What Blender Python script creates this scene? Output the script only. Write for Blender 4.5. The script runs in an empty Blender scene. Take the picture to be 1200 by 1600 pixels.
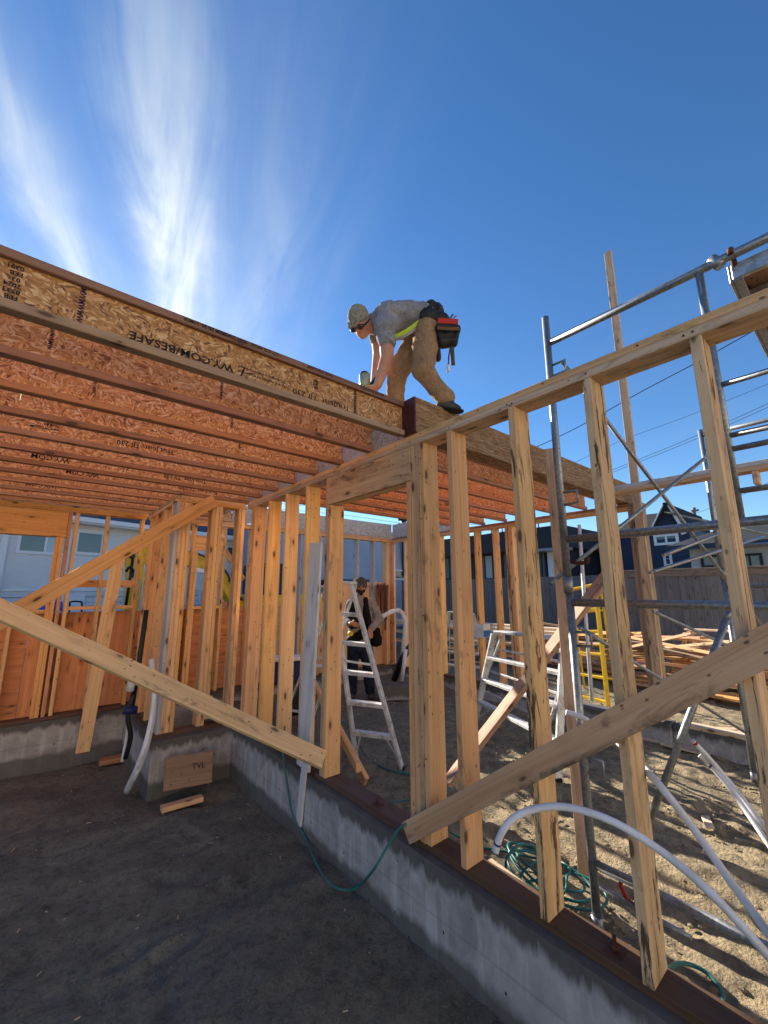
import bpy, bmesh, math, random
import numpy as np
from mathutils import Vector, Matrix, Quaternion, noise as mnoise
R = math.radians
random.seed(7)
scene = bpy.context.scene
COL = scene.collection

# ------------------------------------------------------------------ camera
PITCH, ROLL, YAW, FOC = 0.18911, -0.002786, 0.696795, 641.47      # focal length in pixels of a 1200 px wide picture
CAM = Vector((0, 0, 1.85))
fwd0 = Vector((math.sin(YAW), math.cos(YAW), 0)); rgt0 = Vector((math.cos(YAW), -math.sin(YAW), 0)); UP = Vector((0, 0, 1))
FWD = fwd0 * math.cos(PITCH) + UP * math.sin(PITCH)
u0 = -fwd0 * math.sin(PITCH) + UP * math.cos(PITCH)
RGT = rgt0 * math.cos(ROLL) + u0 * math.sin(ROLL)
UPC = -rgt0 * math.sin(ROLL) + u0 * math.cos(ROLL)
cd = bpy.data.cameras.new('camera'); cam = bpy.data.objects.new('camera', cd); COL.objects.link(cam)
cd.sensor_fit = 'HORIZONTAL'; cd.sensor_width = 36.0; cd.lens = 36.0 * FOC / 1200.0
cd.clip_start = 0.05; cd.clip_end = 2000
m = Matrix((RGT, UPC, -FWD)).transposed().to_4x4(); m.translation = CAM
cam.matrix_world = m
scene.camera = cam

# ------------------------------------------------------------------ world, sun, exposure
SUN_AZ, SUN_EL = 4.0, 21.5              # degrees from +Y towards +X, and above the horizon
w = bpy.data.worlds.new("World"); scene.world = w; w.use_nodes = True
nt = w.node_tree; nt.nodes.clear(); N = nt.nodes.new; L = nt.links.new
def mth(nt, op, a, b=None, c=None, clamp=False):
    n = nt.nodes.new('ShaderNodeMath'); n.operation = op; n.use_clamp = clamp
    for i, v in enumerate((a, b, c)):
        if v is None: continue
        if isinstance(v, (int, float)): n.inputs[i].default_value = v
        else: nt.links.new(v, n.inputs[i])
    return n.outputs[0]
sky = N('ShaderNodeTexSky'); sky.sky_type = 'NISHITA'; sky.sun_disc = False
sky.sun_elevation = R(SUN_EL); sky.sun_rotation = R(SUN_AZ); sky.air_density = 1.0; sky.dust_density = 0.12; sky.ozone_density = 2.0
tc = N('ShaderNodeTexCoord'); sp = N('ShaderNodeSeparateXYZ'); L(tc.outputs['Generated'], sp.inputs[0])
zc = mth(nt, 'MAXIMUM', sp.outputs[2], 0.03)
qx = mth(nt, 'DIVIDE', sp.outputs[0], zc); qy = mth(nt, 'DIVIDE', sp.outputs[1], zc)
WA = R(15.2)
ca = mth(nt, 'ADD', mth(nt, 'MULTIPLY', qx, math.cos(WA)), mth(nt, 'MULTIPLY', qy, -math.sin(WA)))     # across the wind
al = mth(nt, 'ADD', mth(nt, 'MULTIPLY', qx, math.sin(WA)), mth(nt, 'MULTIPLY', qy, math.cos(WA)))      # along the wind
def cnoise(sx, sy, scale, det, rough, dist=0.0, seed=0.0):
    cb = N('ShaderNodeCombineXYZ'); L(mth(nt, 'MULTIPLY', ca, sx), cb.inputs[0]); L(mth(nt, 'MULTIPLY', al, sy), cb.inputs[1]); cb.inputs[2].default_value = seed
    n = N('ShaderNodeTexNoise'); n.inputs['Scale'].default_value = scale; n.inputs['Detail'].default_value = det; n.inputs['Roughness'].default_value = rough; n.inputs['Distortion'].default_value = dist
    L(cb.outputs[0], n.inputs['Vector']); return n.outputs['Fac']
warp = mth(nt, 'MULTIPLY', mth(nt, 'SUBTRACT', cnoise(1.3, 1.2, 1.6, 6, .6, 0, 3.1), 0.5), 0.15)
cw = mth(nt, 'ADD', ca, warp)
dens = None
# (position across the wind, half width, strength): the bands of cirrus
for c0, wd, st in ((-0.44, .045, .85), (-0.36, .06, .30), (-0.155, .050, 1.45), (-0.07, .045, .70), (.05, .09, .28), (.14, .06, .26), (.30, .07, .18), (-.75, .12, .5), (-1.3, .2, .5), (-2.2, .4, .5)):
    g = mth(nt, 'DIVIDE', mth(nt, 'SUBTRACT', cw, c0), wd)
    g = mth(nt, 'MULTIPLY', mth(nt, 'POWER', 2.718, mth(nt, 'MULTIPLY', mth(nt, 'MULTIPLY', g, g), -0.5)), st)
    dens = g if dens is None else mth(nt, 'ADD', dens, g)
fine = cnoise(8, 1.5, 1.0, 9, .60, 1.1, 1.7)
fine = mth(nt, 'MULTIPLY_ADD', fine, 2.7, -0.72, clamp=True)
fine2 = mth(nt, 'MULTIPLY_ADD', cnoise(3.2, 1.2, 1.0, 5, .5, .3, 9.0), 2.0, -0.45, clamp=True)
dens = mth(nt, 'MULTIPLY', dens, mth(nt, 'ADD', mth(nt, 'MULTIPLY', fine, .55), mth(nt, 'MULTIPLY', fine2, .45)))
dens = mth(nt, 'MULTIPLY', dens, mth(nt, 'MULTIPLY_ADD', al, 1.25, -.42, clamp=True))
# broad faint veil near the sun side, thin elsewhere
veil = mth(nt, 'MULTIPLY', cnoise(1.2, .5, 1.0, 5, .55, .2, 5.0), 1.0)
veil = mth(nt, 'MULTIPLY', mth(nt, 'MULTIPLY_ADD', veil, 2.5, -1.35, clamp=True), .22)
dens = mth(nt, 'ADD', dens, veil, clamp=True)
# low streak in the east
sdir = Vector((math.sin(R(SUN_AZ)) * math.cos(R(SUN_EL)), math.cos(R(SUN_AZ)) * math.cos(R(SUN_EL)), math.sin(R(SUN_EL))))
dt = N('ShaderNodeVectorMath'); dt.operation = 'DOT_PRODUCT'; L(tc.outputs['Generated'], dt.inputs[0]); dt.inputs[1].default_value = sdir
near = mth(nt, 'POWER', mth(nt, 'MAXIMUM', dt.outputs['Value'], 0.0), 5.0)      # thin ice cloud scatters forward: brighter towards the sun
cl = N('ShaderNodeMix'); cl.data_type = 'RGBA'
cl.inputs[6].default_value = (1.35, 1.75, 2.2, 1); cl.inputs[7].default_value = (3.5, 3.75, 3.9, 1); L(near, cl.inputs[0])
hs = N('ShaderNodeHueSaturation'); hs.inputs['Saturation'].default_value = 1.20; hs.inputs['Value'].default_value = .60; L(sky.outputs[0], hs.inputs['Color'])
tint = N('ShaderNodeMix'); tint.data_type = 'RGBA'; tint.blend_type = 'MULTIPLY'; tint.inputs[0].default_value = 1.0
L(hs.outputs[0], tint.inputs[6]); tint.inputs[7].default_value = (0.78, 0.90, 1.05, 1)
mx = N('ShaderNodeMix'); mx.data_type = 'RGBA'; L(mth(nt, 'MULTIPLY', dens, 0.92), mx.inputs[0]); L(tint.outputs[2], mx.inputs[6]); L(cl.outputs[2], mx.inputs[7])
bg = N('ShaderNodeBackground'); bg.inputs[1].default_value = 0.12; L(mx.outputs[2], bg.inputs[0])
wo = N('ShaderNodeOutputWorld'); L(bg.outputs[0], wo.inputs[0])
sd = bpy.data.lights.new('sun', 'SUN'); sd.energy = 5.0; sd.angle = R(0.53); sd.color = (1.0, 0.90, 0.76)
sun = bpy.data.objects.new('sun', sd); COL.objects.link(sun)
sun.rotation_mode = 'QUATERNION'; sun.rotation_quaternion = sdir.to_track_quat('Z', 'Y')
vs = scene.view_settings; vs.view_transform = 'Standard'; vs.look = 'None'; vs.gamma = 1; vs.use_curve_mapping = False
vs.exposure = 1.42

# ------------------------------------------------------------------ helpers
def at(px, py, X=None, Y=None, Z=None, D=None):
    """a point of the place, from its bearing in the survey picture and one known coordinate (or its depth D)"""
    d = RGT * ((px - 600) / FOC) + UPC * ((800 - py) / FOC) + FWD
    if X is not None: t = (X - CAM.x) / d.x
    elif Y is not None: t = (Y - CAM.y) / d.y
    elif Z is not None: t = (Z - CAM.z) / d.z
    else: t = D
    return CAM + d * t
def tag(o, label=None, cat=None, group=None, kind=None):
    if label: o['label'] = label
    if cat: o['category'] = cat
    if group: o['group'] = group
    if kind: o['kind'] = kind
    return o
def thing(name, label, cat, loc=(0, 0, 0), group=None):
    o = bpy.data.objects.new(name, None); COL.objects.link(o); o.location = loc; o.empty_display_size = .1
    return tag(o, label, cat, group)
def put(name, me, mat=None, parent=None, M=None):
    o = bpy.data.objects.new(name, me); COL.objects.link(o)
    if mat and not me.materials: me.materials.append(mat)
    M = M or Matrix()
    if parent is not None:
        o.parent = parent
        base = Vector((0, 0, 0)); p = parent
        chain = Matrix()
        while p is not None:
            chain = p.matrix_basis @ chain; p = p.parent
        M = chain.inverted() @ M
    o.matrix_basis = M
    return o
def from_bm(bm, smooth=False):
    me = bpy.data.meshes.new('m'); bm.to_mesh(me); bm.free()
    if smooth:
        for p in me.polygons: p.use_smooth = True
    return me
_cache = {}
def box_mesh(l, wd, t, bev=0.002, mat=None, key=None):
    k = (round(l, 4), round(wd, 4), round(t, 4), bev, mat.name if mat else '', key)
    if k in _cache: return _cache[k]
    bm = bmesh.new(); bmesh.ops.create_cube(bm, size=1)
    for v in bm.verts: v.co = Vector((v.co.x * l, v.co.y * wd, v.co.z * t))
    if bev: bmesh.ops.bevel(bm, geom=bm.edges[:], offset=min(bev, t * .3, wd * .3), segments=1, affect='EDGES')
    me = from_bm(bm); me.name = 'box'
    if mat: me.materials.append(mat)
    _cache[k] = me; return me
def frame(a, b, n):
    x = (b - a).normalized(); z = (n - x * n.dot(x)).normalized(); y = z.cross(x)
    M = Matrix((x, y, z)).transposed().to_4x4(); M.translation = (a + b) / 2; return M
def board(name, a, b, wd, t, n, mat, parent=None, bev=0.0022):
    """a board whose centre line runs a-b, wide wd, thick t along n"""
    a = Vector(a); b = Vector(b)
    return put(name, box_mesh((b - a).length, wd, t, bev, mat), mat, parent, frame(a, b, Vector(n)))
def abox(name, x0, x1, y0, y1, z0, z1, mat, parent=None, bev=0.003):
    """axis aligned block; its local x runs along its longest side"""
    s = [x1 - x0, y1 - y0, z1 - z0]; c = Vector(((x0 + x1) / 2, (y0 + y1) / 2, (z0 + z1) / 2))
    i = s.index(max(s)); d = Vector((0, 0, 0)); d[i] = s[i] / 2
    r = [k for k in range(3) if k != i]; tn = r[0] if s[r[0]] < s[r[1]] else r[1]; wn = r[0] if tn == r[1] else r[1]
    n = Vector((0, 0, 0)); n[tn] = 1
    return board(name, c - d, c + d, s[wn], s[tn], n, mat, parent, bev)
def smooth_path(pts, sub=8):
    P = [Vector(p) for p in pts]; P = [P[0] * 2 - P[1]] + P + [P[-1] * 2 - P[-2]]; out = []
    for i in range(1, len(P) - 2):
        for k in range(sub):
            t = k / sub; p0, p1, p2, p3 = P[i - 1:i + 3]
            out.append(0.5 * ((2 * p1) + (p2 - p0) * t + (2 * p0 - 5 * p1 + 4 * p2 - p3) * t * t + (3 * p1 - p0 - 3 * p2 + p3) * t ** 3))
    out.append(P[-2]); return out
def tube_mesh(pts, r, seg=10, taper=None):
    pts = [Vector(p) for p in pts]; bm = bmesh.new(); rings = []; t0 = (pts[1] - pts[0]).normalized()
    nrm = t0.orthogonal().normalized()
    for i, p in enumerate(pts):
        t = ((pts[min(i + 1, len(pts) - 1)] - pts[max(i - 1, 0)])).normalized()
        nrm = (nrm - t * nrm.dot(t)).normalized(); bn = t.cross(nrm)
        rr = r if taper is None else r + (taper - r) * i / (len(pts) - 1)
        rings.append([bm.verts.new(p + (nrm * math.cos(a) + bn * math.sin(a)) * rr) for a in [2 * math.pi * k / seg for k in range(seg)]])
    for a, b in zip(rings, rings[1:]):
        for k in range(seg): bm.faces.new((a[k], a[(k + 1) % seg], b[(k + 1) % seg], b[k])).smooth = True
    bm.faces.new(rings[0][::-1]); bm.faces.new(rings[-1])
    return from_bm(bm)
def tube(name, pts, r, mat, parent=None, sub=0, seg=10, taper=None):
    if sub: pts = smooth_path(pts, sub)
    o = Vector(pts[0]); pts = [Vector(p) - o for p in pts]
    return put(name, tube_mesh(pts, r, seg, taper), mat, parent, Matrix.Translation(o))
def prism(name, poly, n, depth, mat, parent=None, bev=0):
    """flat outline (world points) pushed along n by depth"""
    n = Vector(n).normalized() * depth; bm = bmesh.new(); c = sum((Vector(p) for p in poly), Vector()) / len(poly)
    a = [bm.verts.new(Vector(p) - c) for p in poly]; b = [bm.verts.new(Vector(p) - c + n) for p in poly]
    bm.faces.new(a[::-1]); bm.faces.new(b)
    for i in range(len(a)): bm.faces.new((a[i], a[(i + 1) % len(a)], b[(i + 1) % len(a)], b[i]))
    bmesh.ops.recalc_face_normals(bm, faces=bm.faces[:])
    if bev: bmesh.ops.bevel(bm, geom=bm.edges[:], offset=bev, segments=1, affect='EDGES')
    return put(name, from_bm(bm), mat, parent, Matrix.Translation(c))

# ------------------------------------------------------------------ materials
MATS = {}
class NB:
    def __init__(s, name, rough=.7, metal=0.0, spec=.3):
        s.m = bpy.data.materials.new(name); s.m.use_nodes = True; s.t = s.m.node_tree; s.b = s.t.nodes['Principled BSDF']
        s.b.inputs['Roughness'].default_value = rough; s.b.inputs['Metallic'].default_value = metal; s.b.inputs['Specular IOR Level'].default_value = spec
        s.tc = s.t.nodes.new('ShaderNodeTexCoord'); s.oi = s.t.nodes.new('ShaderNodeObjectInfo'); MATS[name] = s.m
    def coord(s, sc=(1, 1, 1), rot=(0, 0, 0), rnd=True, space='Object'):
        mp = s.t.nodes.new('ShaderNodeMapping'); mp.inputs['Scale'].default_value = sc; mp.inputs['Rotation'].default_value = rot
        src = s.tc.outputs[space]
        if rnd:
            v = s.t.nodes.new('ShaderNodeVectorMath'); v.operation = 'ADD'
            cb = s.t.nodes.new('ShaderNodeCombineXYZ')
            for i, k in enumerate((37.0, 11.0, 23.0)): s.t.links.new(mth(s.t, 'MULTIPLY', s.oi.outputs['Random'], k), cb.inputs[i])
            s.t.links.new(src, v.inputs[0]); s.t.links.new(cb.outputs[0], v.inputs[1]); src = v.outputs[0]
        s.t.links.new(src, mp.inputs[0]); return mp.outputs[0]
    def noise(s, vec, sc=1.0, det=4, rough=.55, dist=0.0):
        n = s.t.nodes.new('ShaderNodeTexNoise'); s.t.links.new(vec, n.inputs['Vector'])
        n.inputs['Scale'].default_value = sc; n.inputs['Detail'].default_value = det; n.inputs['Roughness'].default_value = rough; n.inputs['Distortion'].default_value = dist
        return n.outputs['Fac']
    def vor(s, vec, sc=1.0, feat='F1', out='Distance', rnd=1.0):
        n = s.t.nodes.new('ShaderNodeTexVoronoi'); n.feature = feat; s.t.links.new(vec, n.inputs['Vector']); n.inputs['Scale'].default_value = sc; n.inputs['Randomness'].default_value = rnd
        return n.outputs[out]
    def ramp(s, fac, stops):
        n = s.t.nodes.new('ShaderNodeValToRGB'); e = n.color_ramp.elements
        while len(e) < len(stops): e.new(.5)
        for el, (p, c) in zip(e, stops): el.position = p; el.color = (c, c, c, 1) if isinstance(c, (int, float)) else (*c, 1)
        s.t.links.new(fac, n.inputs[0]); return n.outputs[0]
    def mix(s, fac, a, b, mode='MIX'):
        n = s.t.nodes.new('ShaderNodeMix'); n.data_type = 'RGBA'; n.blend_type = mode
        for i, v in ((0, fac), (6, a), (7, b)):
            if isinstance(v, (int, float)): n.inputs[i].default_value = v
            elif isinstance(v, tuple): n.inputs[i].default_value = (*v, 1)
            else: s.t.links.new(v, n.inputs[i])
        return n.outputs[2]
    def mm(s, op, a, b=None, c=None, clamp=False): return mth(s.t, op, a, b, c, clamp)
    def col(s, c):
        if isinstance(c, tuple): s.b.inputs['Base Color'].default_value = (*c, 1)
        else: s.t.links.new(c, s.b.inputs['Base Color'])
        return s
    def rough(s, r): s.t.links.new(r, s.b.inputs['Roughness']); return s
    def bump(s, h, st=.3, dist=.004):
        n = s.t.nodes.new('ShaderNodeBump'); n.inputs['Strength'].default_value = st; n.inputs['Distance'].default_value = dist
        s.t.links.new(h, n.inputs['Height']); s.t.links.new(n.outputs[0], s.b.inputs['Normal']); return s
def rgbmul(c, k): return tuple(x * k for x in c)
def wood(name, light, dark, var=.28, weather=.25, streak=0.0, mould=0.0, stain=(.10, .07, .05), knotc=(.10, .045, .02)):
    s = NB(name, rough=.72, spec=.25)
    g = s.noise(s.coord((1.0, 26, 26)), 1.0, 7, .6, .9)
    g2 = s.noise(s.coord((.35, 7, 7)), 1.0, 3, .5, 1.6)
    gg = s.mm('ADD', s.mm('MULTIPLY', g, .6), s.mm('MULTIPLY', g2, .5))
    c = s.mix(s.ramp(gg, [(.38, 0.0), (.70, 1.0)]), light, dark)
    # thin darker growth lines
    ln = s.noise(s.coord((.5, 70, 70)), 1.0, 3, .6, .6)
    c = s.mix(s.mm('MULTIPLY', s.ramp(ln, [(.54, 0.0), (.68, 1.0)]), .33), c, rgbmul(dark, .5))
    # knots, each with a soft halo
    kd = s.vor(s.coord((3.6, 10.0, 10.0)), 1.0)
    c = s.mix(s.mm('MULTIPLY', s.ramp(kd, [(.15, 1.0), (.34, 0.0)]), .38), c, rgbmul(dark, .6))
    c = s.mix(s.mm('MULTIPLY', s.ramp(kd, [(.095, 1.0), (.15, 0.0)]), .88), c, knotc)
    # small dents and nail marks
    nd = s.vor(s.coord((14, 26, 26)), 1.0)
    ndm = s.mm('MULTIPLY', s.ramp(nd, [(.09, 1.0), (.17, 0.0)]), s.ramp(s.noise(s.coord((2, 3, 3)), 1.0, 2), [(.46, 0.0), (.56, .8)]))
    c = s.mix(ndm, c, (.06, .04, .03))
    # weather greying and dirt
    wn = s.noise(s.coord((1.1, 5, 5)), 1.0, 6, .65, .7)
    c = s.mix(s.mm('MULTIPLY', s.ramp(wn, [(.45, 0.0), (.75, 1.0)]), weather), c, (.26, .22, .17))
    dn = s.noise(s.coord((2.6, 8, 8)), 1.0, 8, .75, .4)
    c = s.mix(s.mm('MULTIPLY', s.ramp(dn, [(.575, 0.0), (.66, 1.0)]), .45 + weather * .9), c, stain)
    if streak:
        sn = s.noise(s.coord((1.3, 9, 9)), 1.0, 7, .72, 2.2)
        c = s.mix(s.mm('MULTIPLY', s.ramp(sn, [(.54, 0.0), (.585, 1.0)]), streak), c, (.07, .035, .022))
    if mould:
        my = s.t.nodes.new('ShaderNodeSeparateXYZ'); s.t.links.new(s.tc.outputs['Object'], my.inputs[0])
        mn = s.noise(s.coord((3.5, 14, 14)), 1.0, 8, .75, .6)
        mk = s.mm('ADD', s.mm('MULTIPLY', my.outputs[1], 11.0), s.mm('MULTIPLY_ADD', mn, 5.0, -2.95), clamp=True)
        c = s.mix(s.mm('MULTIPLY', mk, mould), c, (.05, .04, .028))
    v = s.mm('MULTIPLY_ADD', s.oi.outputs['Random'], var, 1.0 - var * .5)
    hs = s.t.nodes.new('ShaderNodeHueSaturation'); s.t.links.new(v, hs.inputs['Value']); s.t.links.new(c, hs.inputs['Color'])
    s.t.links.new(s.mm('MULTIPLY_ADD', s.mm('FRACT', s.mm('MULTIPLY', s.oi.outputs['Random'], 17.3)), .20, .80), hs.inputs['Saturation'])
    s.t.links.new(s.mm('MULTIPLY_ADD', s.mm('FRACT', s.mm('MULTIPLY', s.oi.outputs['Random'], 7.7)), .018, .491), hs.inputs['Hue'])
    s.col(hs.outputs[0]).bump(s.mm('ADD', g, s.mm('MULTIPLY', ln, .5)), .35, .0025); return s.m
W_STUD = wood('fir_pale', (.90, .56, .27), (.68, .37, .145), weather=.12)
W_WARM = wood('fir_bounce_warm', (.92, .55, .21), (.72, .36, .10), weather=.07)  # fir tone warmed further: the orange bounce glow is put into the colour
W_ORANGE = wood('fir_bounce_orange', (.84, .42, .13), (.62, .25, .06), weather=.08)  # deeper orange fir, with the left room's bounced light included in its colour
W_GREY = wood('fir_weathered', (.76, .50, .28), (.54, .32, .16), weather=.35, streak=.3)
W_BARK = wood('fir_with_bark_edge', (.90, .56, .26), (.68, .36, .135), weather=.2, streak=.92)
W_PLATE = wood('wet_plate', (.14, .075, .045), (.085, .042, .025), weather=.10, stain=(.04, .025, .018))
W_DIRTY = wood('used_form_board', (.84, .52, .22), (.62, .34, .115), weather=.15, stain=(.04, .03, .02))
W_MOULD = wood('mouldy_form_board', (.82, .52, .23), (.60, .33, .12), weather=.18, mould=.85)
W_ROUGH = wood('rough_red_plank', (.60, .32, .19), (.38, .17, .10), weather=.2, streak=.4)
W_BLOCK = wood('old_timber', (.38, .21, .10), (.24, .12, .055), weather=.3)
W_LIT = wood('new_spruce', (.70, .56, .38), (.58, .42, .25), weather=.05)
W_FLANGE = wood('lvl_flange', (.54, .26, .125), (.34, .14, .065), weather=.05, var=.2)
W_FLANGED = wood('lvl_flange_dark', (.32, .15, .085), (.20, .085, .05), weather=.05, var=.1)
W_FLANGE1 = wood('lvl_flange_outer', (.52, .34, .20), (.36, .21, .12), weather=.22, var=.1)
W_GREYPAINT = wood('grey_primed_board', (.62, .62, .64), (.52, .51, .51), weather=.25, streak=.12)
W_SMEAR = wood('paint_smeared_board', (.74, .73, .73), (.62, .60, .58), weather=.28, streak=0, stain=(.50, .34, .17), knotc=(.2, .16, .12))
W_FENCE = wood('weathered_fence', (.23, .21, .20), (.15, .135, .13), weather=.5)
W_FENCE2 = wood('newer_fence', (.32, .24, .17), (.22, .16, .11), weather=.4)
W_LAM = wood('laminated_post', (.50, .34, .20), (.36, .22, .12), weather=.3, streak=.2)
W_PLY = wood('sheathing_plywood', (.74, .34, .14), (.56, .22, .08), weather=.08, var=.12)
W_PLY2 = wood('sheathing_plywood_light', (.82, .50, .22), (.68, .38, .15), weather=.15, var=.12)
def osb(name, light, mid, dark, pale=(.55, .43, .28)):
    s = NB(name, rough=.68, spec=.3)
    wn_ = s.t.nodes.new('ShaderNodeTexNoise'); wn_.inputs['Scale'].default_value = 22; wn_.inputs['Detail'].default_value = 3; s.t.links.new(s.coord(), wn_.inputs['Vector'])
    wv_ = s.t.nodes.new('ShaderNodeVectorMath'); wv_.operation = 'SCALE'; s.t.links.new(wn_.outputs['Color'], wv_.inputs[0]); wv_.inputs['Scale'].default_value = .03
    lay = []
    for i, ang in enumerate((0.35, 1.25, 2.15, 2.8)):
        a = s.coord((1, 1, 1), (0, 0, ang)); mp = s.t.nodes.new('ShaderNodeMapping'); mp.inputs['Scale'].default_value = ((23, 34, 44, 29)[i], (92, 140, 112, 126)[i], 9); ad = s.t.nodes.new('ShaderNodeVectorMath'); ad.operation = 'ADD'; s.t.links.new(a, ad.inputs[0]); s.t.links.new(wv_.outputs[0], ad.inputs[1]); s.t.links.new(ad.outputs[0], mp.inputs[0])
        wv = s.t.nodes.new('ShaderNodeTexVoronoi'); wv.inputs['Scale'].default_value = 1.0; s.t.links.new(mp.outputs[0], wv.inputs['Vector'])
        sx = s.t.nodes.new('ShaderNodeSeparateColor'); s.t.links.new(wv.outputs['Color'], sx.inputs[0]); lay.append((sx.outputs[0], wv.outputs['Distance'], sx.outputs[1]))
    sel = s.vor(s.coord((27, 33, 9)), 1.0, out='Color'); ss = s.t.nodes.new('ShaderNodeSeparateColor'); s.t.links.new(sel, ss.inputs[0])
    v = lay[0][0]; h = lay[0][2]
    for i in range(1, 4):
        f = s.mm('GREATER_THAN', ss.outputs[0], .25 * i)
        v = s.mix(f, v, lay[i][0]); h = s.mix(f, h, lay[i][2])
    c = s.ramp(v, [(.0, dark), (.16, rgbmul(mid, .8)), (.42, mid), (.75, light), (1.0, pale)])
    gr = s.noise(s.coord((40, 90, 30)), 1.0, 4, .6)
    c = s.mix(s.mm('MULTIPLY', s.ramp(gr, [(.45, 0.0), (.75, 1.0)]), .3), c, rgbmul(dark, .9))
    big = s.noise(s.coord((1.4, 1, 2)), 1.0, 3)
    c = s.mix(s.mm('MULTIPLY', s.ramp(big, [(.4, 0.0), (.8, 1.0)]), .35), c, mid)
    s.col(c).bump(h, .45, .003); return s.m
OSB1 = osb('osb_outer', (.60, .33, .135), (.44, .215, .075), (.12, .04, .025), (.78, .54, .29))
OSB_BOUNCE = osb('osb_bounce_orange', (.80, .45, .20), (.62, .29, .105), (.20, .06, .03), (.92, .68, .42))  # web colour carries the orange of light bounced inside the bay
OSB3 = osb('osb_red', (.78, .38, .14), (.62, .25, .075), (.22, .05, .02), (.85, .50, .22))
OSBW = osb('osb_weather_wrapped', (.60, .58, .52), (.50, .48, .43), (.28, .22, .16), (.70, .70, .68))
def plain(name, c, rough=.6, metal=0.0, var=.15, sc=9.0, bump=.15, dirt=None, dfac=.4, spec=.35, bd=.002):
    s = NB(name, rough=rough, metal=metal, spec=spec)
    n = s.noise(s.coord((1, 1, 1)), sc, 6, .6)
    cc = s.mix(s.mm('MULTIPLY', s.ramp(n, [(.3, 0.0), (.7, 1.0)]), var * 2), c, rgbmul(c, .7))
    if dirt:
        d = s.noise(s.coord((1, 1, 1)), sc * .5, 8, .72, .5)
        cc = s.mix(s.mm('MULTIPLY', s.ramp(d, [(.48, 0.0), (.62, 1.0)]), dfac), cc, dirt)
    s.col(cc)
    if bump: s.bump(n, bump, bd)
    return s.m
LVL = None
def lvlmat():
    s = NB('laminated_strand_beam', rough=.7)
    a = s.coord((6, 75, 30), (0, 0, .10)); n = s.noise(a, 1.0, 6, .7, 1.4)
    b = s.noise(s.coord((18, 120, 30)), 1.0, 5, .7, .6)
    c = s.ramp(n, [(.34, (.09, .04, .02)), (.46, (.26, .14, .06)), (.58, (.42, .25, .11)), (.72, (.62, .43, .23))])
    c = s.mix(s.mm('MULTIPLY', s.ramp(b, [(.49, 0.0), (.60, 1.0)]), .75), c, (.11, .055, .028))
    s.col(c).bump(n, .5, .003); return s.m
LVL = lvlmat()
PAINT_RED = plain('oxblood_end_paint', (.085, .016, .014), .6, var=.3, sc=20)
GALV = None
def galv():
    s = NB('galvanised_steel', rough=.42, metal=.75, spec=.5)
    n = s.noise(s.coord(), 60, 6, .6); sp_ = s.vor(s.coord(), 45, out='Distance')
    c = s.mix(s.ramp(n, [(.35, 0.0), (.7, 1.0)]), (.36, .38, .40), (.20, .22, .24))
    d = s.noise(s.coord(), 12, 8, .75)
    c = s.mix(s.mm('MULTIPLY', s.ramp(d, [(.54, 0.0), (.66, 1.0)]), .55), c, (.14, .11, .085))
    c = s.mix(s.mm('MULTIPLY', s.ramp(s.noise(s.coord(), 40, 5, .7), [(.60, 0.0), (.66, 1.0)]), .6), c, (.55, .53, .48))
    s.col(c).rough(s.mm('MULTIPLY_ADD', n, .4, .25)).bump(s.mm('ADD', n, s.mm('MULTIPLY', sp_, .4)), .3, .0015); return s.m
GALV = galv()
ALU = plain('scuffed_aluminium', (.60, .61, .62), .38, .7, var=.2, sc=25, dirt=(.22, .18, .14), dfac=.5)
ALUW = plain('paint_splashed_aluminium', (.70, .70, .69), .5, .25, var=.15, sc=18, dirt=(.20, .17, .14), dfac=.65)
YEL = plain('yellow_fibreglass', (.78, .52, .02), .5, var=.12, dirt=(.25, .16, .04), dfac=.35)
PEX = plain('white_plastic_tube', (.72, .74, .78), .35, var=.05, sc=5, bump=.02, dirt=(.40, .35, .29), dfac=.5)
HOSE = plain('teal_rubber_hose', (.025, .17, .16), .45, var=.2, sc=12, bump=.05, dirt=(.12, .12, .10), dfac=.35)
BLACKP = plain('black_plastic', (.014, .014, .015), .45, var=.1)
NAVY = plain('navy_tape', (.012, .022, .11), .5)
REDT = plain('red_tape', (.42, .02, .03), .5)
WHITE = plain('white_plastic', (.72, .73, .75), .5, var=.08, dirt=(.40, .36, .31), dfac=.3)
RUST = plain('rusty_clamp', (.13, .05, .03), .8, .2, var=.3, dirt=(.03, .02, .02))
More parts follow.
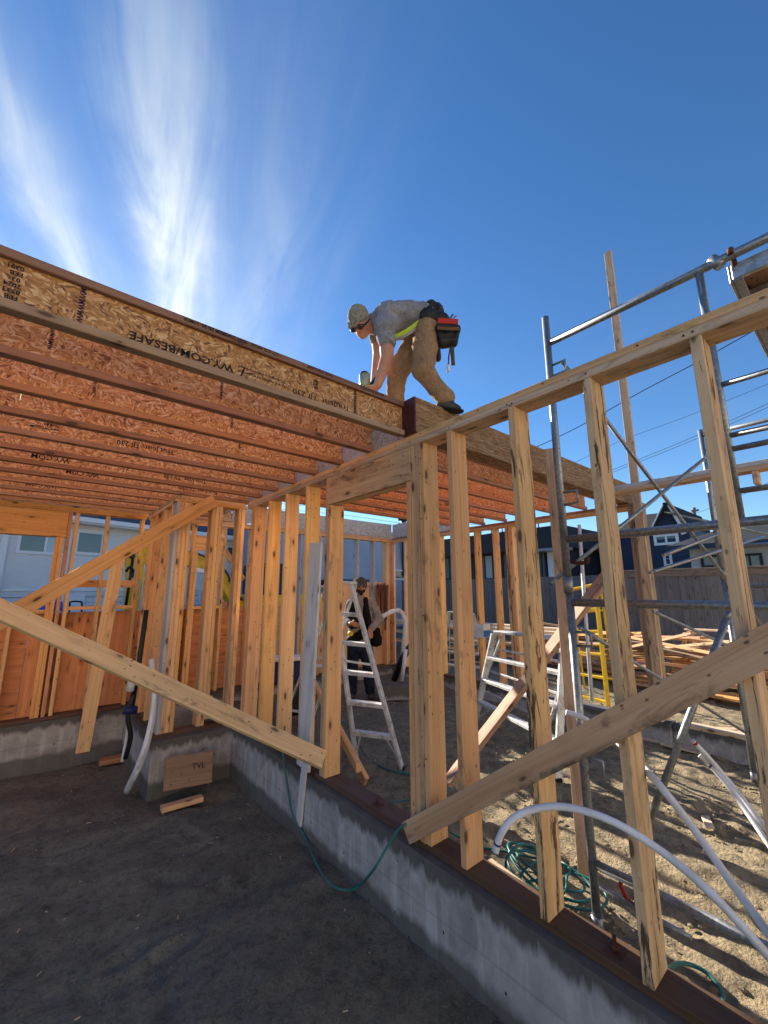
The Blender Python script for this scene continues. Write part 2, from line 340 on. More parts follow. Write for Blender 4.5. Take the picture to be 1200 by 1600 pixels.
def concrete():
    s = NB('foundation_concrete', rough=.85, spec=.2)
    o = s.coord((1, 1, 1), rnd=False); sx = s.t.nodes.new('ShaderNodeSeparateXYZ'); s.t.links.new(s.tc.outputs['Object'], sx.inputs[0])
    n = s.noise(o, 6, 8, .62); st = s.noise(s.coord((13, 13, .8), rnd=False), 1.0, 5, .6, .4); f = s.noise(o, 60, 5, .6)
    c = s.mix(s.ramp(n, [(.35, 0.0), (.68, 1.0)]), (.31, .305, .30), (.46, .455, .45))
    c = s.mix(s.mm('MULTIPLY', s.ramp(st, [(.50, 0.0), (.70, 1.0)]), .5), c, (.72, .72, .74))
    # the rain-soaked band under the sill, with a ragged lower edge (local z is measured from the top of the wall)
    edge = s.mm('ADD', s.mm('MULTIPLY', st, .20), s.mm('MULTIPLY', n, .10))
    wet = s.mm('MULTIPLY_ADD', s.mm('ADD', sx.outputs[2], edge), 22.0, -1.3, clamp=True)
    c = s.mix(s.mm('MULTIPLY', wet, .84), c, (.060, .057, .048))
    # splashes of soil along the foot
    soil = s.mm('MULTIPLY_ADD', s.mm('SUBTRACT', s.mm('MULTIPLY', n, .16), s.mm('ADD', sx.outputs[2], .40)), 20.0, 0.0, clamp=True)
    c = s.mix(s.mm('MULTIPLY', soil, .8), c, (.075, .07, .06))
    h = s.vor(s.coord((13, 13, 9), rnd=False), 1.0); hole = s.ramp(h, [(.06, 1.0), (.09, 0.0)]); fm = s.mm('ABSOLUTE', s.mm('ADD', sx.outputs[2], .235)); c = s.mix(s.ramp(fm, [(.002, .28), (.006, 0.0)]), c, (.10, .10, .095)); blot = s.noise(o, 2.4, 7, .7, .5); c = s.mix(s.mm('MULTIPLY', s.ramp(blot, [(.50, 0.0), (.62, 1.0)]), .4), c, (.15, .145, .13))
    c = s.mix(hole, c, (.03, .03, .028))
    s.col(c).bump(s.mm('SUBTRACT', s.mm('ADD', n, s.mm('MULTIPLY', f, .4)), hole), .5, .006); return s.m
CONC = concrete()
def dirt():
    s = NB('damp_sandy_soil', rough=.95, spec=.1)
    g = s.t.nodes.new('ShaderNodeNewGeometry'); P = g.outputs['Position']
    def nn(sc, d=6, r=.6, dist=0.0): return s.noise(P, sc, d, r, dist)
    n1 = nn(1.1, 6, .6); n2 = nn(9, 8, .65, .4); n3 = nn(90, 5, .65)
    c = s.mix(s.ramp(n1, [(.35, 0.0), (.65, 1.0)]), (.245, .225, .172), (.175, .166, .132))
    c = s.mix(s.mm('MULTIPLY', s.ramp(n2, [(.42, 0.0), (.68, 1.0)]), .55), c, (.082, .077, .062))
    c = s.mix(s.mm('MULTIPLY', s.ramp(n3, [(.50, 0.0), (.68, 1.0)]), .55), c, (.32, .29, .225))
    n4 = nn(26, 7, .7, .8); n5 = nn(4, 6, .62, 1.2)
    c = s.mix(s.mm('MULTIPLY', s.ramp(n4, [(.50, 0.0), (.62, 1.0)]), .55), c, (.075, .07, .055))
    c = s.mix(s.mm('MULTIPLY', s.ramp(n5, [(.52, 0.0), (.60, 1.0)]), .30), c, (.25, .225, .175))
    # drier, paler sand on the open side of the wall
    sx = s.t.nodes.new('ShaderNodeSeparateXYZ'); s.t.links.new(P, sx.inputs[0])
    dry = s.mm('MULTIPLY', s.mm('MULTIPLY_ADD', sx.outputs[0], 2.0, -3.9, clamp=True), s.mm('MULTIPLY_ADD', n1, .6, .55))
    dry = s.mm('MULTIPLY', dry, s.mm('MULTIPLY_ADD', sx.outputs[1], -.45, 1.9, clamp=True))
    c = s.mix(s.mm('MULTIPLY', dry, .85, clamp=True), c, s.mix(s.ramp(n2, [(.4, 0.0), (.62, 1.0)]), (.47, .365, .215), (.20, .16, .105)))
    pb = s.t.nodes.new('ShaderNodeTexVoronoi'); s.t.links.new(P, pb.inputs['Vector']); pb.inputs['Scale'].default_value = 60
    s.col(c).bump(s.mm('ADD', s.mm('MULTIPLY_ADD', n4, .9, n2), s.mm('ADD', s.mm('MULTIPLY', n3, .5), s.mm('MULTIPLY', pb.outputs['Distance'], -.25))), .75, .03); return s.m
DIRT = dirt()

# ------------------------------------------------------------------ the ground
def smst(a, b, x):
    t = np.clip((x - a) / (b - a), 0, 1); return t * t * (3 - 2 * t)
def gz(x, y):
    left = 0.035 - 0.022 * np.clip(y, 0, 6.5)
    right = 0.18 + 0.10 * smst(2.8, 5.2, y)
    k = np.maximum(smst(1.84, 1.96, x), smst(6.32, 6.44, y))
    out = 0.18 + 0 * x
    right = np.where(y > 6.3, out, right)
    return left * (1 - k) + right * k
rng = np.random.default_rng(3)
def vnoise(x, y, f, seed):
    X = x * f; Y = y * f; xi = np.floor(X).astype(int); yi = np.floor(Y).astype(int); fx = X - xi; fy = Y - yi
    fx = fx * fx * (3 - 2 * fx); fy = fy * fy * (3 - 2 * fy)
    def h(a, b):
        n = (a * 374761393 + b * 668265263 + seed * 1442695041) & 0x7fffffff; n = ((n ^ (n >> 13)) * 1274126177) & 0x7fffffff
        return ((n ^ (n >> 16)) & 0xffff) / 65535.0
    return (h(xi, yi) * (1 - fx) + h(xi + 1, yi) * fx) * (1 - fy) + (h(xi, yi + 1) * (1 - fx) + h(xi + 1, yi + 1) * fx) * fy - .5
def geo(a, b, n, far):
    d = list(np.linspace(a, b, n)); st = d[1] - d[0]; lo = []; hi = []; s = st; p = a
    while p > -far: s *= 1.35; p -= s; lo.append(p)
    s = st; p = b
    while p < far: s *= 1.35; p += s; hi.append(p)
    return np.array(lo[::-1] + d + hi)
xs = geo(-1.6, 7.0, 300, 500); ys = geo(0.0, 8.0, 270, 500)
GX, GY = np.meshgrid(xs, ys)
GZ = gz(GX, GY)
damp = 1.0 / (1 + (np.hypot(GX, GY) / 14) ** 4)
rx = GX + .25 * vnoise(GX, GY, 1.3, 11); ry = GY + .25 * vnoise(GX, GY, 1.3, 12)
rel = .050 * vnoise(rx, ry, 1.9, 1) + .034 * vnoise(rx * .6 + ry * .5, ry, 4.5, 2) + .016 * vnoise(rx, ry, 11, 3) + .012 * vnoise(GX, GY, 23, 4)
rel += -.020 * np.clip(vnoise(rx * .45 - ry * .2, ry * 1.2, 5, 6) - .18, 0, 1) * 4 * .5
open_side = smst(1.9, 2.2, GX)
rel *= (1 - .25 * open_side); rel += open_side * (.016 * vnoise(GX, GY, 15, 9) + .014 * vnoise(GX, GY, 26, 19) * (vnoise(GX, GY, 2, 8) > -.1))
prs = np.random.default_rng(11)
for _ in range(46):          # boot prints pressed into the soft soil
    fx_, fy_, fa_ = prs.uniform(-1.0, 1.6), prs.uniform(1.2, 5.6), prs.uniform(0, 6.28)
    if _ > 26: fx_, fy_ = prs.uniform(2.3, 5.2), prs.uniform(.4, 5.0)
    du = (GX - fx_) * math.cos(fa_) + (GY - fy_) * math.sin(fa_); dv = -(GX - fx_) * math.sin(fa_) + (GY - fy_) * math.cos(fa_)
    q_ = (du / .15) ** 2 + (dv / .06) ** 2
    rel += -.022 * np.exp(-q_ ** 2 * 1.2) + .010 * np.exp(-((np.sqrt(q_) - 1.25) / .22) ** 2)
GZ = GZ + rel * damp
ny, nx = GX.shape
verts = np.stack([GX.ravel(), GY.ravel(), GZ.ravel()], 1)
ii = np.arange(nx * ny).reshape(ny, nx)
faces = np.stack([ii[:-1, :-1].ravel(), ii[:-1, 1:].ravel(), ii[1:, 1:].ravel(), ii[1:, :-1].ravel()], 1)
me = bpy.data.meshes.new('ground'); me.vertices.add(len(verts)); me.vertices.foreach_set('co', verts.ravel())
me.loops.add(faces.size); me.loops.foreach_set('vertex_index', faces.ravel().astype(np.int32))
me.polygons.add(len(faces)); me.polygons.foreach_set('loop_start', np.arange(0, faces.size, 4, dtype=np.int32)); me.polygons.foreach_set('loop_total', np.full(len(faces), 4, dtype=np.int32))
me.polygons.foreach_set('use_smooth', np.ones(len(faces), dtype=bool)); me.update(); me.validate()
gr = put('ground', me, DIRT); gr['kind'] = 'structure'
def gh(x, y):
    return float(gz(np.array([x]), np.array([y]))[0])

# ------------------------------------------------------------------ foundations
TOP = 0.42
def found(name, x0, x1, y0, y1, label, top=TOP, base=-.4):
    """poured wall with a slightly rough face; its origin is at the top so stains hang from the sill"""
    bm = bmesh.new(); lx = x1 - x0; ly = y1 - y0; n = int(max(lx, ly) / .06) + 1; alongx = lx > ly
    prof = [(0, base - top), (0, -.17), (0, -.055), (.008, -.012), (.016, 0), (.5, 0.002), (.984, 0), (.992, -.012), (1, -.055), (1, base - top)]
    rings = []
    for i in range(n + 1):
        t = i / n; ring = []
        for a, z in prof:
            j = .004 * mnoise.noise(Vector((t * max(lx, ly) * 3, a * 5, z * 6)))
            if alongx: p = (t * lx, a * ly + j, z + j * .6)
            else: p = (a * lx + j, t * ly, z + j * .6)
            ring.append(bm.verts.new(p))
        rings.append(ring)
    for a, b in zip(rings, rings[1:]):
        for k in range(len(prof) - 1): bm.faces.new((a[k], a[k + 1], b[k + 1], b[k]))
    bm.faces.new(rings[0]); bm.faces.new(rings[-1]); bmesh.ops.recalc_face_normals(bm, faces=bm.faces[:])
    o = put(name, from_bm(bm), CONC, None, Matrix.Translation((x0, y0, top)))
    return tag(o, label, 'foundation')
found('foundation_wall', 1.80, 2.02, -1.2, 4.694, 'long grey concrete foundation wall running from the lower right to the inside corner')
found('foundation_wall', 1.03, 2.02, 4.698, 4.92, 'short concrete foundation wall behind the propped timber block')
found('foundation_wall', 1.03, 1.25, 4.924, 6.246, 'stub of concrete foundation receding behind the black and white drain pipes')
found('foundation_wall', -4.0, 5.66, 6.25, 6.47, 'rear concrete foundation wall under the brown plywood sheathing')
found('foundation_wall', 5.42, 5.66, 1.7, 6.245, 'concrete foundation wall under the right side of the joisted room')
found('foundation_wall', 5.50, 5.72, -4.0, 1.69, 'low concrete foundation wall with a sunlit sill beyond the scaffold', top=.40)
# a pour joint and a formwork tie on the near wall
# ------------------------------------------------------------------ stud wall along the long foundation
PT0, PT1 = .422, .460          # bottom plate
ST1 = 2.813                    # stud top
P1, P2 = 2.851, 2.889          # top plates
wa = thing('stud_wall', 'nearest open stud wall on the long concrete foundation, with a door opening in it', 'wall', (1.91, 1.5, .42))
def zstud(parent, x, y, mat, z0=PT1 + .001, z1=ST1 - .001, wd=.14, t=.038, alongx=True, lean=(0, 0), name='stud', label=None):
    """vertical stud whose wide side runs along x (or along y)"""
    n = (0, 1, 0) if alongx else (1, 0, 0)
    a = Vector((x, y, z0)); b = Vector((x + lean[0], y + lean[1], z1))
    o = board(name, a, b, wd, t, n, mat, parent)
    if label: o['label'] = label
    return o
X0, X1 = 1.84, 1.98; XM = 1.91
abox('bottom_plate', X0 + .012, X1 + .01, -1.2, 1.915, PT0, PT1, W_PLATE, wa)
abox('bottom_plate', X0 + .01, X1 + .012, 1.92, 3.06, PT0, PT1, W_PLATE, wa)
abox('bottom_plate', X0 + .012, X1 + .008, 3.066, 4.62, PT0, PT1, W_PLATE, wa)
abox('top_plate', X0, X1, -1.2, 2.07, ST1, P1, W_GREY, wa)
abox('top_plate', X0 + .001, X1, 2.074, 4.75, ST1, P1, W_GREY, wa)
abox('top_plate', X0 + .003, X1 - .001, -1.2, 1.48, P1 + .0005, P2, W_DIRTY, wa)
abox('top_plate', X0 + .001, X1, 1.484, 4.75, P1 + .0005, P2, W_STUD, wa)
jr = lambda k=.004: random.uniform(-k, k)
# (y of the near face, material)
for y, mat, lab in ((-.24, W_GREY, None), (.31, W_BARK, 'stud with dark bark down its left edge'), (.723, W_BARK, 'stud streaked with dark bark'), (1.118, W_BARK, 'stud split by a dark bark seam'), (1.555, W_STUD, None),
                    (3.30, W_WARM, None), (3.712, W_WARM, 'stud with pencilled marks'), (4.115, W_WARM, None), (4.50, W_WARM, None)):
    z1 = ST1 - .001
    zstud(wa, XM, y + .019, mat, lean=(jr(), jr()), label=lab)
zstud(wa, XM, 4.57 + .019, W_WARM)
for y in (.88, 2.35, 3.5):
    nb_ = put('anchor_nut', tube_mesh([Vector((0, 0, 0)), Vector((0, 0, .02))], .016, 6), RUST, wa, Matrix.Translation((XM, y, .4665)))
    tube('anchor_bolt', [(XM, y, .46), (XM, y, .49), (XM, y, .515)], .008, RUST, wa, seg=8)
    abox('washer', XM - .03, XM + .03, y - .03, y + .03, .4605, .466, RUST, wa, bev=.001)
# built-up post at the door opening
for i, (mt, dy) in enumerate(((W_STUD, 0), (W_GREY, .039), (W_STUD, .078))):
    zstud(wa, XM + (.004, -.002, .003)[i], 1.80 + dy + .019 + .005, mt, name='stud')
zstud(wa, XM, 1.945, W_WARM, z1=2.569, name='jack_stud')
zstud(wa, XM, 2.905 + .019, W_WARM, z1=2.569, name='jack_stud')
zstud(wa, XM, 2.944 + .019, W_GREY, name='stud')
for x in (1.859, 1.90, 1.9395):
    abox('header', x - .019, x + .019, 1.925, 2.943, 2.574, 2.811, W_GREY if x < 1.87 else W_STUD, wa)
# blocking between the joist ends, standing on the plates
JY = [1.975 + .4064 * k for k in range(11)]
for k in range(len(JY) - 1):
    if k in (): continue
    abox('blocking', 1.872, 1.892, JY[k] + .002, JY[k + 1] - .002, P2 + .002, P2 + .246, OSBW if k % 2 == 0 else W_GREYPAINT, wa)

nail_me = tube_mesh([Vector((0, 0, 0)), Vector((-.0015, 0, 0)), Vector((-.003, 0, 0))], .0045, 8)
for i, (y, z) in enumerate([(.33, P1 - .018), (.36, P1 - .02), (.74, P1 - .017), (1.13, P1 - .02), (1.16, P1 - .016), (1.57, P1 - .019), (.52, P2 - .02), (.95, P2 - .018), (1.35, P2 - .02), (1.82, P2 - .018), (2.3, P2 - .02), (2.8, P2 - .019),
                            (1.826, 2.70), (1.828, 2.60), (1.865, 2.72), (1.826, 2.3), (1.866, 2.1), (1.828, 1.7), (1.867, 1.3), (1.827, .9), (1.99, 2.76), (2.02, 2.63), (2.86, 2.76), (2.88, 2.62)]):
    put('nail_head', nail_me, RUST, wa, Matrix.Translation((X0 - .0005, y, z)))
# ------------------------------------------------------------------ corner stub wall and the wall beside it
wc = thing('stud_wall', 'short orange stud wall and corner post standing between the two rooms', 'wall', (1.2, 4.85, .42))
Y3 = 4.80
abox('bottom_plate', 1.06, 1.50, Y3 + .004, Y3 + .13, PT0 - .001, PT1 - .001, W_PLATE, wc)
abox('bottom_plate', 1.502, 1.835, Y3 + .002, Y3 + .13, PT0 - .001, PT1 - .001, W_PLATE, wc)
abox('bottom_plate', 1.085, 1.215, Y3 + .134, 6.28, PT0 - .001, PT1 - .001, W_PLATE, wc)
abox('top_plate', 1.06, 1.836, Y3, Y3 + .14, ST1, P1, W_WARM, wc); abox('top_plate', 1.20, 1.837, Y3 + .001, Y3 + .139, P1 + .001, P2, W_WARM, wc)
abox('top_plate', 1.08, 1.218, Y3 + .142, 6.30, ST1, P1, W_WARM, wc); abox('top_plate', 1.08, 1.198, Y3 + .002, 6.24, P1 + .001, P2, W_GREY, wc)
zstud(wc, 1.099, Y3 + .07, W_GREYPAINT, alongx=False); zstud(wc, 1.1385, Y3 + .07, W_STUD, alongx=False); zstud(wc, 1.178, Y3 + .071, W_WARM, alongx=False); zstud(wc, 1.218, Y3 + .07, W_WARM, alongx=False)
for x, mt in ((1.475, W_STUD), (1.515, W_WARM), (1.78, W_GREY), (1.82, W_WARM)): zstud(wc, x, Y3 + .072, mt, alongx=False)
zstud(wc, 1.555, Y3 + .072, W_WARM, alongx=False, z0=.70, name='cripple_stud')
abox('sill', 1.495, 1.76, Y3 + .02, Y3 + .13, .51, .548, W_GREY, wc)
for y, mt in ((5.02, W_WARM), (5.40, W_WARM), (5.80, W_ORANGE), (5.84, W_ORANGE), (6.16, W_WARM)): zstud(wc, 1.15, y, mt)

# ------------------------------------------------------------------ rear wall (left room)
wb = thing('stud_wall', 'rear stud wall of the left room with brown plywood below and a wide window opening', 'wall', (-.5, 6.37, .42))
YB = 6.29; YM = YB + .07
abox('bottom_plate', -4.0, 1.0, YB, YB + .14, PT0, PT1, W_PLATE, wb); abox('bottom_plate', 1.004, 2.6, YB, YB + .14, PT0, PT1, W_PLATE, wb)
abox('top_plate', -4.0, 1.06, YB, YB + .14, ST1, P1, W_WARM, wb); abox('top_plate', -4.0, 1.078, YB + .001, YB + .139, P1 + .001, P2, W_WARM, wb)
abox('top_plate', 1.23, 2.7, YB, YB + .14, ST1, P1, W_WARM, wb); abox('top_plate', 1.22, 2.7, YB + .001, YB + .139, P1 + .001, P2, W_WARM, wb)
abox('rim_board', -4.0, 2.19, YB - .012, YB + .012, 2.897, 3.14, OSB_BOUNCE, wb); abox('rim_flange', -4.0, 2.19, YB - .04, YB - .013, 2.897, 2.935, W_WARM, wb)
abox('header', -2.2, .215, YB + .002, YB + .04, 2.50, ST1 - .002, W_ORANGE, wb); abox('header', -2.2, .215, YB + .1, YB + .138, 2.50, ST1 - .002, W_WARM, wb)
abox('sill', -2.2, .12, YB, YB + .14, 1.60, 1.638, W_WARM, wb)
for x, z1, mt, nm in ((.14, 2.495, W_WARM, 'jack_stud'), (.18, 2.495, W_WARM, 'jack_stud'), (.236, ST1 - .001, W_ORANGE, 'stud'), (.305, ST1 - .001, W_WARM, 'stud'), (.625, ST1 - .001, W_STUD, 'stud'), (1.02, ST1 - .001, W_WARM, 'stud')):
    zstud(wb, x, YM, mt, z1=z1, alongx=False, name=nm)
for x in (-.17, -.58, -.98, -1.39, -1.8): zstud(wb, x, YM, W_WARM, z1=1.598, alongx=False, name='cripple_stud')
zstud(wb, -2.22, YM, W_WARM, alongx=False); zstud(wb, -2.9, YM, W_WARM, alongx=False)
for x0, x1 in ((.326, .605), (.645, 1.0)):
    abox('sill', x0, x1, YB + .01, YB + .138, 1.63, 1.668, W_WARM, wb); abox('rail', x0, x1, YB + .012, YB + .052, 1.90, 1.99, W_ORANGE, wb)
for x, z1, mt in ((1.28, ST1 - .001, W_STUD), (1.60, ST1 - .001, W_WARM), (1.735, 2.42, W_WARM), (1.695, ST1 - .001, W_WARM), (2.13, ST1 - .001, W_WARM), (2.55, ST1 - .001, W_WARM)):
    zstud(wb, x, YM, mt, z1=z1, alongx=False)
abox('header', 1.716, 2.11, YB + .004, YB + .04, 2.43, 2.60, W_WARM, wb); abox('rail', 1.716, 2.11, YB + .002, YB + .13, 2.615, 2.65, W_STUD, wb)
abox('rail', 1.305, 1.58, YB + .012, YB + .05, 1.90, 1.99, W_WARM, wb); abox('sill', 1.305, 1.58, YB + .01, YB + .138, 1.60, 1.69, W_WARM, wb)
abox('sill', 1.76, 2.11, YB + .01, YB + .16, 1.60, 1.638, W_WARM, wb)
for x0, x1 in ((-4.0, -2.44), (-2.436, -1.22), (-1.216, .0), (.004, 1.09), (1.094, 2.31), (2.314, 3.6)):
    abox('sheathing_panel', x0, x1, YB + .141, YB + .153, .40, 1.60 if x0 < 2.3 else 1.62, W_PLY, wb, bev=.001)

# ------------------------------------------------------------------ far walls of the joisted room
wd_ = thing('stud_wall', 'far stud wall behind the bearded worker, topped by a white wrapped rim board', 'wall', (4.2, 6.37, .42))
abox('bottom_plate', 2.61, 5.42, YB, YB + .14, PT0, PT1, W_PLATE, wd_)
abox('top_plate', 2.71, 5.60, YB, YB + .14, ST1, P1, W_WARM, wd_); abox('top_plate', 2.71, 5.45, YB + .001, YB + .139, P1 + .001, P2, W_STUD, wd_)
abox('rim_board', 2.2, 5.44, YB - .03, YB, 2.895, 3.17, OSBW, wd_)
for x, mt in ((3.02, W_GREYPAINT), (3.42, W_GREYPAINT), (3.80, W_GREY), (4.21, W_GREYPAINT), (4.63, W_GREYPAINT), (5.02, W_GREYPAINT), (5.345, W_WARM), (5.385, W_WARM), (5.545, W_STUD)):
    zstud(wd_, x, YM, mt, alongx=False, t=.038 if x < 5.3 or x > 5.5 else .038)
abox('sheathing_panel', 3.604, 4.36, YB + .141, YB + .153, .40, 1.62, W_PLY2, wd_, bev=.001); abox('sheathing_panel', 4.364, 5.62, YB + .141, YB + .153, .40, 2.02, W_PLY2, wd_, bev=.001)
abox('rail', 4.66, 5.32, YB + .10, YB + .138, 1.93, 2.0, W_GREY, wd_)
we = thing('stud_wall', 'right-hand stud wall of the joisted room, seen through the near studs', 'wall', (5.5, 4.0, .42))
XE = 5.45
abox('bottom_plate', XE, XE + .14, 3.3, 6.28, PT0, PT1, W_PLATE, we)
abox('top_plate', XE, XE + .14, 1.86, 6.285, ST1, P1, W_WARM, we); abox('top_plate', XE + .001, XE + .139, 1.86, 6.42, P1 + .001, P2, W_FLANGE, we)
abox('rim_board', XE, XE + .03, 4.70, 6.25, 2.895, 3.17, OSBW, we)
for y, mt in ((5.9, W_STUD), (5.45, W_WARM), (5.0, W_WARM), (4.62, W_WARM), (4.19, W_WARM), (3.83, W_WARM), (3.60, W_BARK), (3.545, W_WARM), (3.505, W_STUD)): zstud(we, XE + .07, y, mt)
pt = thing('laminated_post', 'built-up post of four laminated studs carrying the far end of the big beam', 'post', (5.5, 1.8, .42))
for i in range(4): zstud(pt, XE + .07, 1.735 + i * .0385, (W_LAM, W_GREY, W_LAM, W_LAM)[i], z1=2.886, name='stud', lean=(jr(.002), 0))
tb = board('tall_board', (5.43, 1.755, .46), (5.43, 1.735, 6.36), .089, .036, (1, 0, 0), W_GREY)
tag(tb, 'tall thin board rising high above the frame from the laminated post', 'board')

# ------------------------------------------------------------------ beam and I-joists
bmr = thing('laminated_beam', 'big strand-lumber beam with a dark red painted end, under the crouching worker', 'beam', (3.7, 1.92, 2.89))
abox('beam_body', 1.832, 5.62, 1.85, 1.985, P2 + .003, P2 + .258, LVL, bmr, bev=.004)
abox('painted_end', 1.818, 1.832, 1.851, 1.984, P2 + .004, P2 + .257, PAINT_RED, bmr, bev=.002)
abox('lower_flange', 2.0, 5.44, 1.99, 2.03, P2 + .003, P2 + .045, W_FLANGE, bmr)
ORD = ['nearest', 'second', 'third', 'fourth', 'fifth', 'sixth', 'seventh', 'eighth', 'ninth', 'tenth', 'eleventh']
def add_text(parent, txt, x, z, y, size, mat, spacing=1.0, bold=0.0, flip=True, sx=1.0):
    cu = bpy.data.curves.new('t', 'FONT'); cu.body = txt; cu.size = size; cu.space_character = spacing; cu.offset = bold; cu.resolution_u = 2; cu.align_x = 'LEFT'
    o = bpy.data.objects.new('t', cu); COL.objects.link(o)
    dg = bpy.context.evaluated_depsgraph_get(); me = bpy.data.meshes.new_from_object(o.evaluated_get(dg)); bpy.data.objects.remove(o); bpy.data.curves.remove(cu)
    me.materials.clear()
    q = Matrix.Rotation(R(90), 4, 'X')
    if flip: q = Matrix.Rotation(R(180), 4, 'Y') @ q
    return put('printed_text', me, mat, parent, Matrix.Translation((x, y, z)) @ q @ Matrix.Diagonal((sx, 1, 1, 1)))
INK = plain('black_print', (.022, .018, .018), .8, var=.2, bump=0); INKP = plain('purple_print', (.05, .02, .05), .8, var=.2, bump=0)
def ijoist(y, x0, x1, idx, label, group, right=False):
    j = thing('i_joist', label, 'joist', ((x0 + x1) / 2, y, P2), group)
    z0 = P2 + .003; z1 = z0 + .246
    f = W_FLANGE1 if (idx == 0 and not right) else W_FLANGE; o = OSB1 if (idx == 0 and not right) else (OSB3 if right else OSB_BOUNCE)
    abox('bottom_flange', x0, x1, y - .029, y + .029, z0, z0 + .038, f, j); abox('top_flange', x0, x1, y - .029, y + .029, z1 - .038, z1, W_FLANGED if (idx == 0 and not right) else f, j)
    wb_ = [x0 + .001]; s = x0 + (.55 + .37 * ((idx * 7) % 5))
    while s < x1 - .3: wb_.append(s); s += 1.219
    wb_.append(x1 - .001); web = None
    for a, b in zip(wb_, wb_[1:]):
        web = abox('web', a, b - .0006, y - .0048, y + .0048, z0 + .036, z1 - .036, o, j, bev=.001)
    return j, web
for k, y in enumerate(JY):
    lab = ('%s I-joist of the left bay, its strand web covered in upside-down print' if k == 0 else '%s I-joist of the left bay counted from the camera') % ORD[k]
    j, web = ijoist(y, -6.0 if k < 6 else -5.0, 1.816 if k == 0 else 1.868, k, lab, 'I-joists over the left room')
    yy = y - .0062; zb = P2 + .003
    if k == 0:
        def T(t, px, size, z=.055, mat=INK, **kw):      # starts at the bearing px along the joist
            p = at(px, 600, Y=yy); return add_text(j, t, p.x, zb + z + size * .72, yy, size, mat, **kw)
        for px, py, t, sz, z in ((547, 648, 'TrusJoist', .050, .045), (497, 629, 'TJI 230', .050, .045), (447, 612, 'TrusJoist is a trademark and', .021, .090), (447, 612, 'TJI is a registered trademark', .021, .064),
                                 (382, 588, '/', .085, .040), (363, 580, 'WY.COM/BESAFE', .054, .050)):
            p = at(px, py, Y=yy); T(t, px, sz, z, bold=.0012 if sz > .05 else .0003, sx=1.12)
        for t, px, z, sz in (('FEB', 497, .165, .020), ('[W]', 497, .145, .020), ('ESR', 497, .125, .018), ('0391', 33, .180, .026), ('FEB', 33, .154, .026), ('03', 30, .128, .026), ('2024', 33, .102, .026), ('8533', 33, .076, .026), ('FEB', 31, .050, .026)):
            p = at(px, 450 if px < 100 else 610, Y=yy); add_text(j, t, p.x, zb + z + sz * .7, yy, sz, INK, bold=.0008)
        yf = y - .0300
        for px, t in ((600, '0051RKNOR0520'), (520, '0520 OSI 2100F'), (440, '/ UTI OSI 40500'), (385, '0550 20MSR24 11-20'), (350, '8020 20 11-20MSR')):
            p = at(px, 560, Y=yf); add_text(j, t, p.x, P2 + .249 - .006, yf, .026, INK, bold=.0005)
        for px, zz in ((122, 0), (553, 1)):      # saw-tooth seam of the web, inked purple
            p = at(px, 480 if px < 200 else 600, Y=yy)
            o = add_text(j, 'MWMWMWM', p.x, zb + .208, yy, .029, INKP if zz == 0 else INK, flip=False, bold=.001); o.matrix_basis = o.matrix_basis @ Matrix.Rotation(R(-90), 4, 'Z')
    elif k in (4, 6, 7, 9):
        for i, (x, t, sz, z) in enumerate(((.75, 'Trus Joist  TJI 230', .055, .06), (-.4, 'WY.COM', .062, .055), (.0, 'construction guidance and', .024, .10), (.0, 'warnings printed here', .024, .07))):
            if i < 2 or k == 4: add_text(j, t.replace('warnings printed here', 'www.WY.COM').replace('construction guidance and', 'TrusJoist'), x + (.25 * (k - 4)) % .8, zb + z + sz * .7, yy, sz, INK, bold=.0008)
    if k in (1, 2, 3, 5):      # seams across the web
        for x in (.9, .1): add_text(j, 'WMWMW', x + .21 * k - .4, zb + .20, yy, .024, INKP, flip=False, bold=.0006).matrix_basis @= Matrix.Rotation(R(-90), 4, 'Z')
for k, y in enumerate(JY[1:7]):
    j, web = ijoist(y, 1.90, 5.47, k, '%s I-joist of the right bay counted from the big beam' % ORD[k].replace('nearest', 'first'), 'I-joists over the right room', right=True)
    if k in (5, 3): add_text(j, 'WY.COM/BESAFE   TrusJoist TJI 230', 4.6, P2 + .12, y - .0062, .07, INK, bold=.0008)

# ------------------------------------------------------------------ braces and loose boards on the frame
def lone(name, a, b, wd, t, n, mat, label, cat, group=None):
    return tag(board(name, a, b, wd, t, n, mat), label, cat, group)
def mid(p, q): return (p + q) / 2
# long brace from the left to the foot of the door stud
bl_ = at(0, 953, D=2.7); br_ = mid(at(505, 1172, X=1.815), at(505, 1203, X=1.815)); bl_ = br_ + (bl_ - br_) * 1.35
lone('diagonal_brace', bl_, mid(at(505, 1172, X=1.815), at(505, 1203, X=1.815)) , .125, .038, Vector((-.45, .9, .05)).cross(Vector((0, 0, 1))).cross(Vector((.45, .3, -.3))) if False else (.50, -.86, .12), W_DIRTY, 'long diagonal brace crossing the left foreground down to the foot of the door stud', 'brace')
lone('diagonal_brace', mid(at(335, 775, Y=4.78), at(335, 789, Y=4.78)), at(-60, 1003, D=3.0), .135, .038, (.35, -.9, .0), W_WARM, 'upper diagonal brace with big knots, slanting from the corner wall down to the left edge', 'brace')
lone('diagonal_brace', mid(at(637, 1283, X=1.818), at(637, 1318, X=1.818)) + Vector((0, .0, 0)), mid(at(1290, 920, X=1.818), at(1290, 1003, X=1.818)), .108, .038, (1, 0, 0), W_MOULD, 'stained diagonal brace crossing the near studs at the lower right', 'brace')
lone('leaning_plank', at(129, 1175, Y=6.10), at(186, 866, Y=5.75), .135, .038, (.05, -.98, -.1), W_WARM, 'knotty plank leaning upright against the upper brace, its foot on the soil', 'plank')
d0 = at(688, 1245, X=2.62); d1 = at(948, 897, X=3.4)
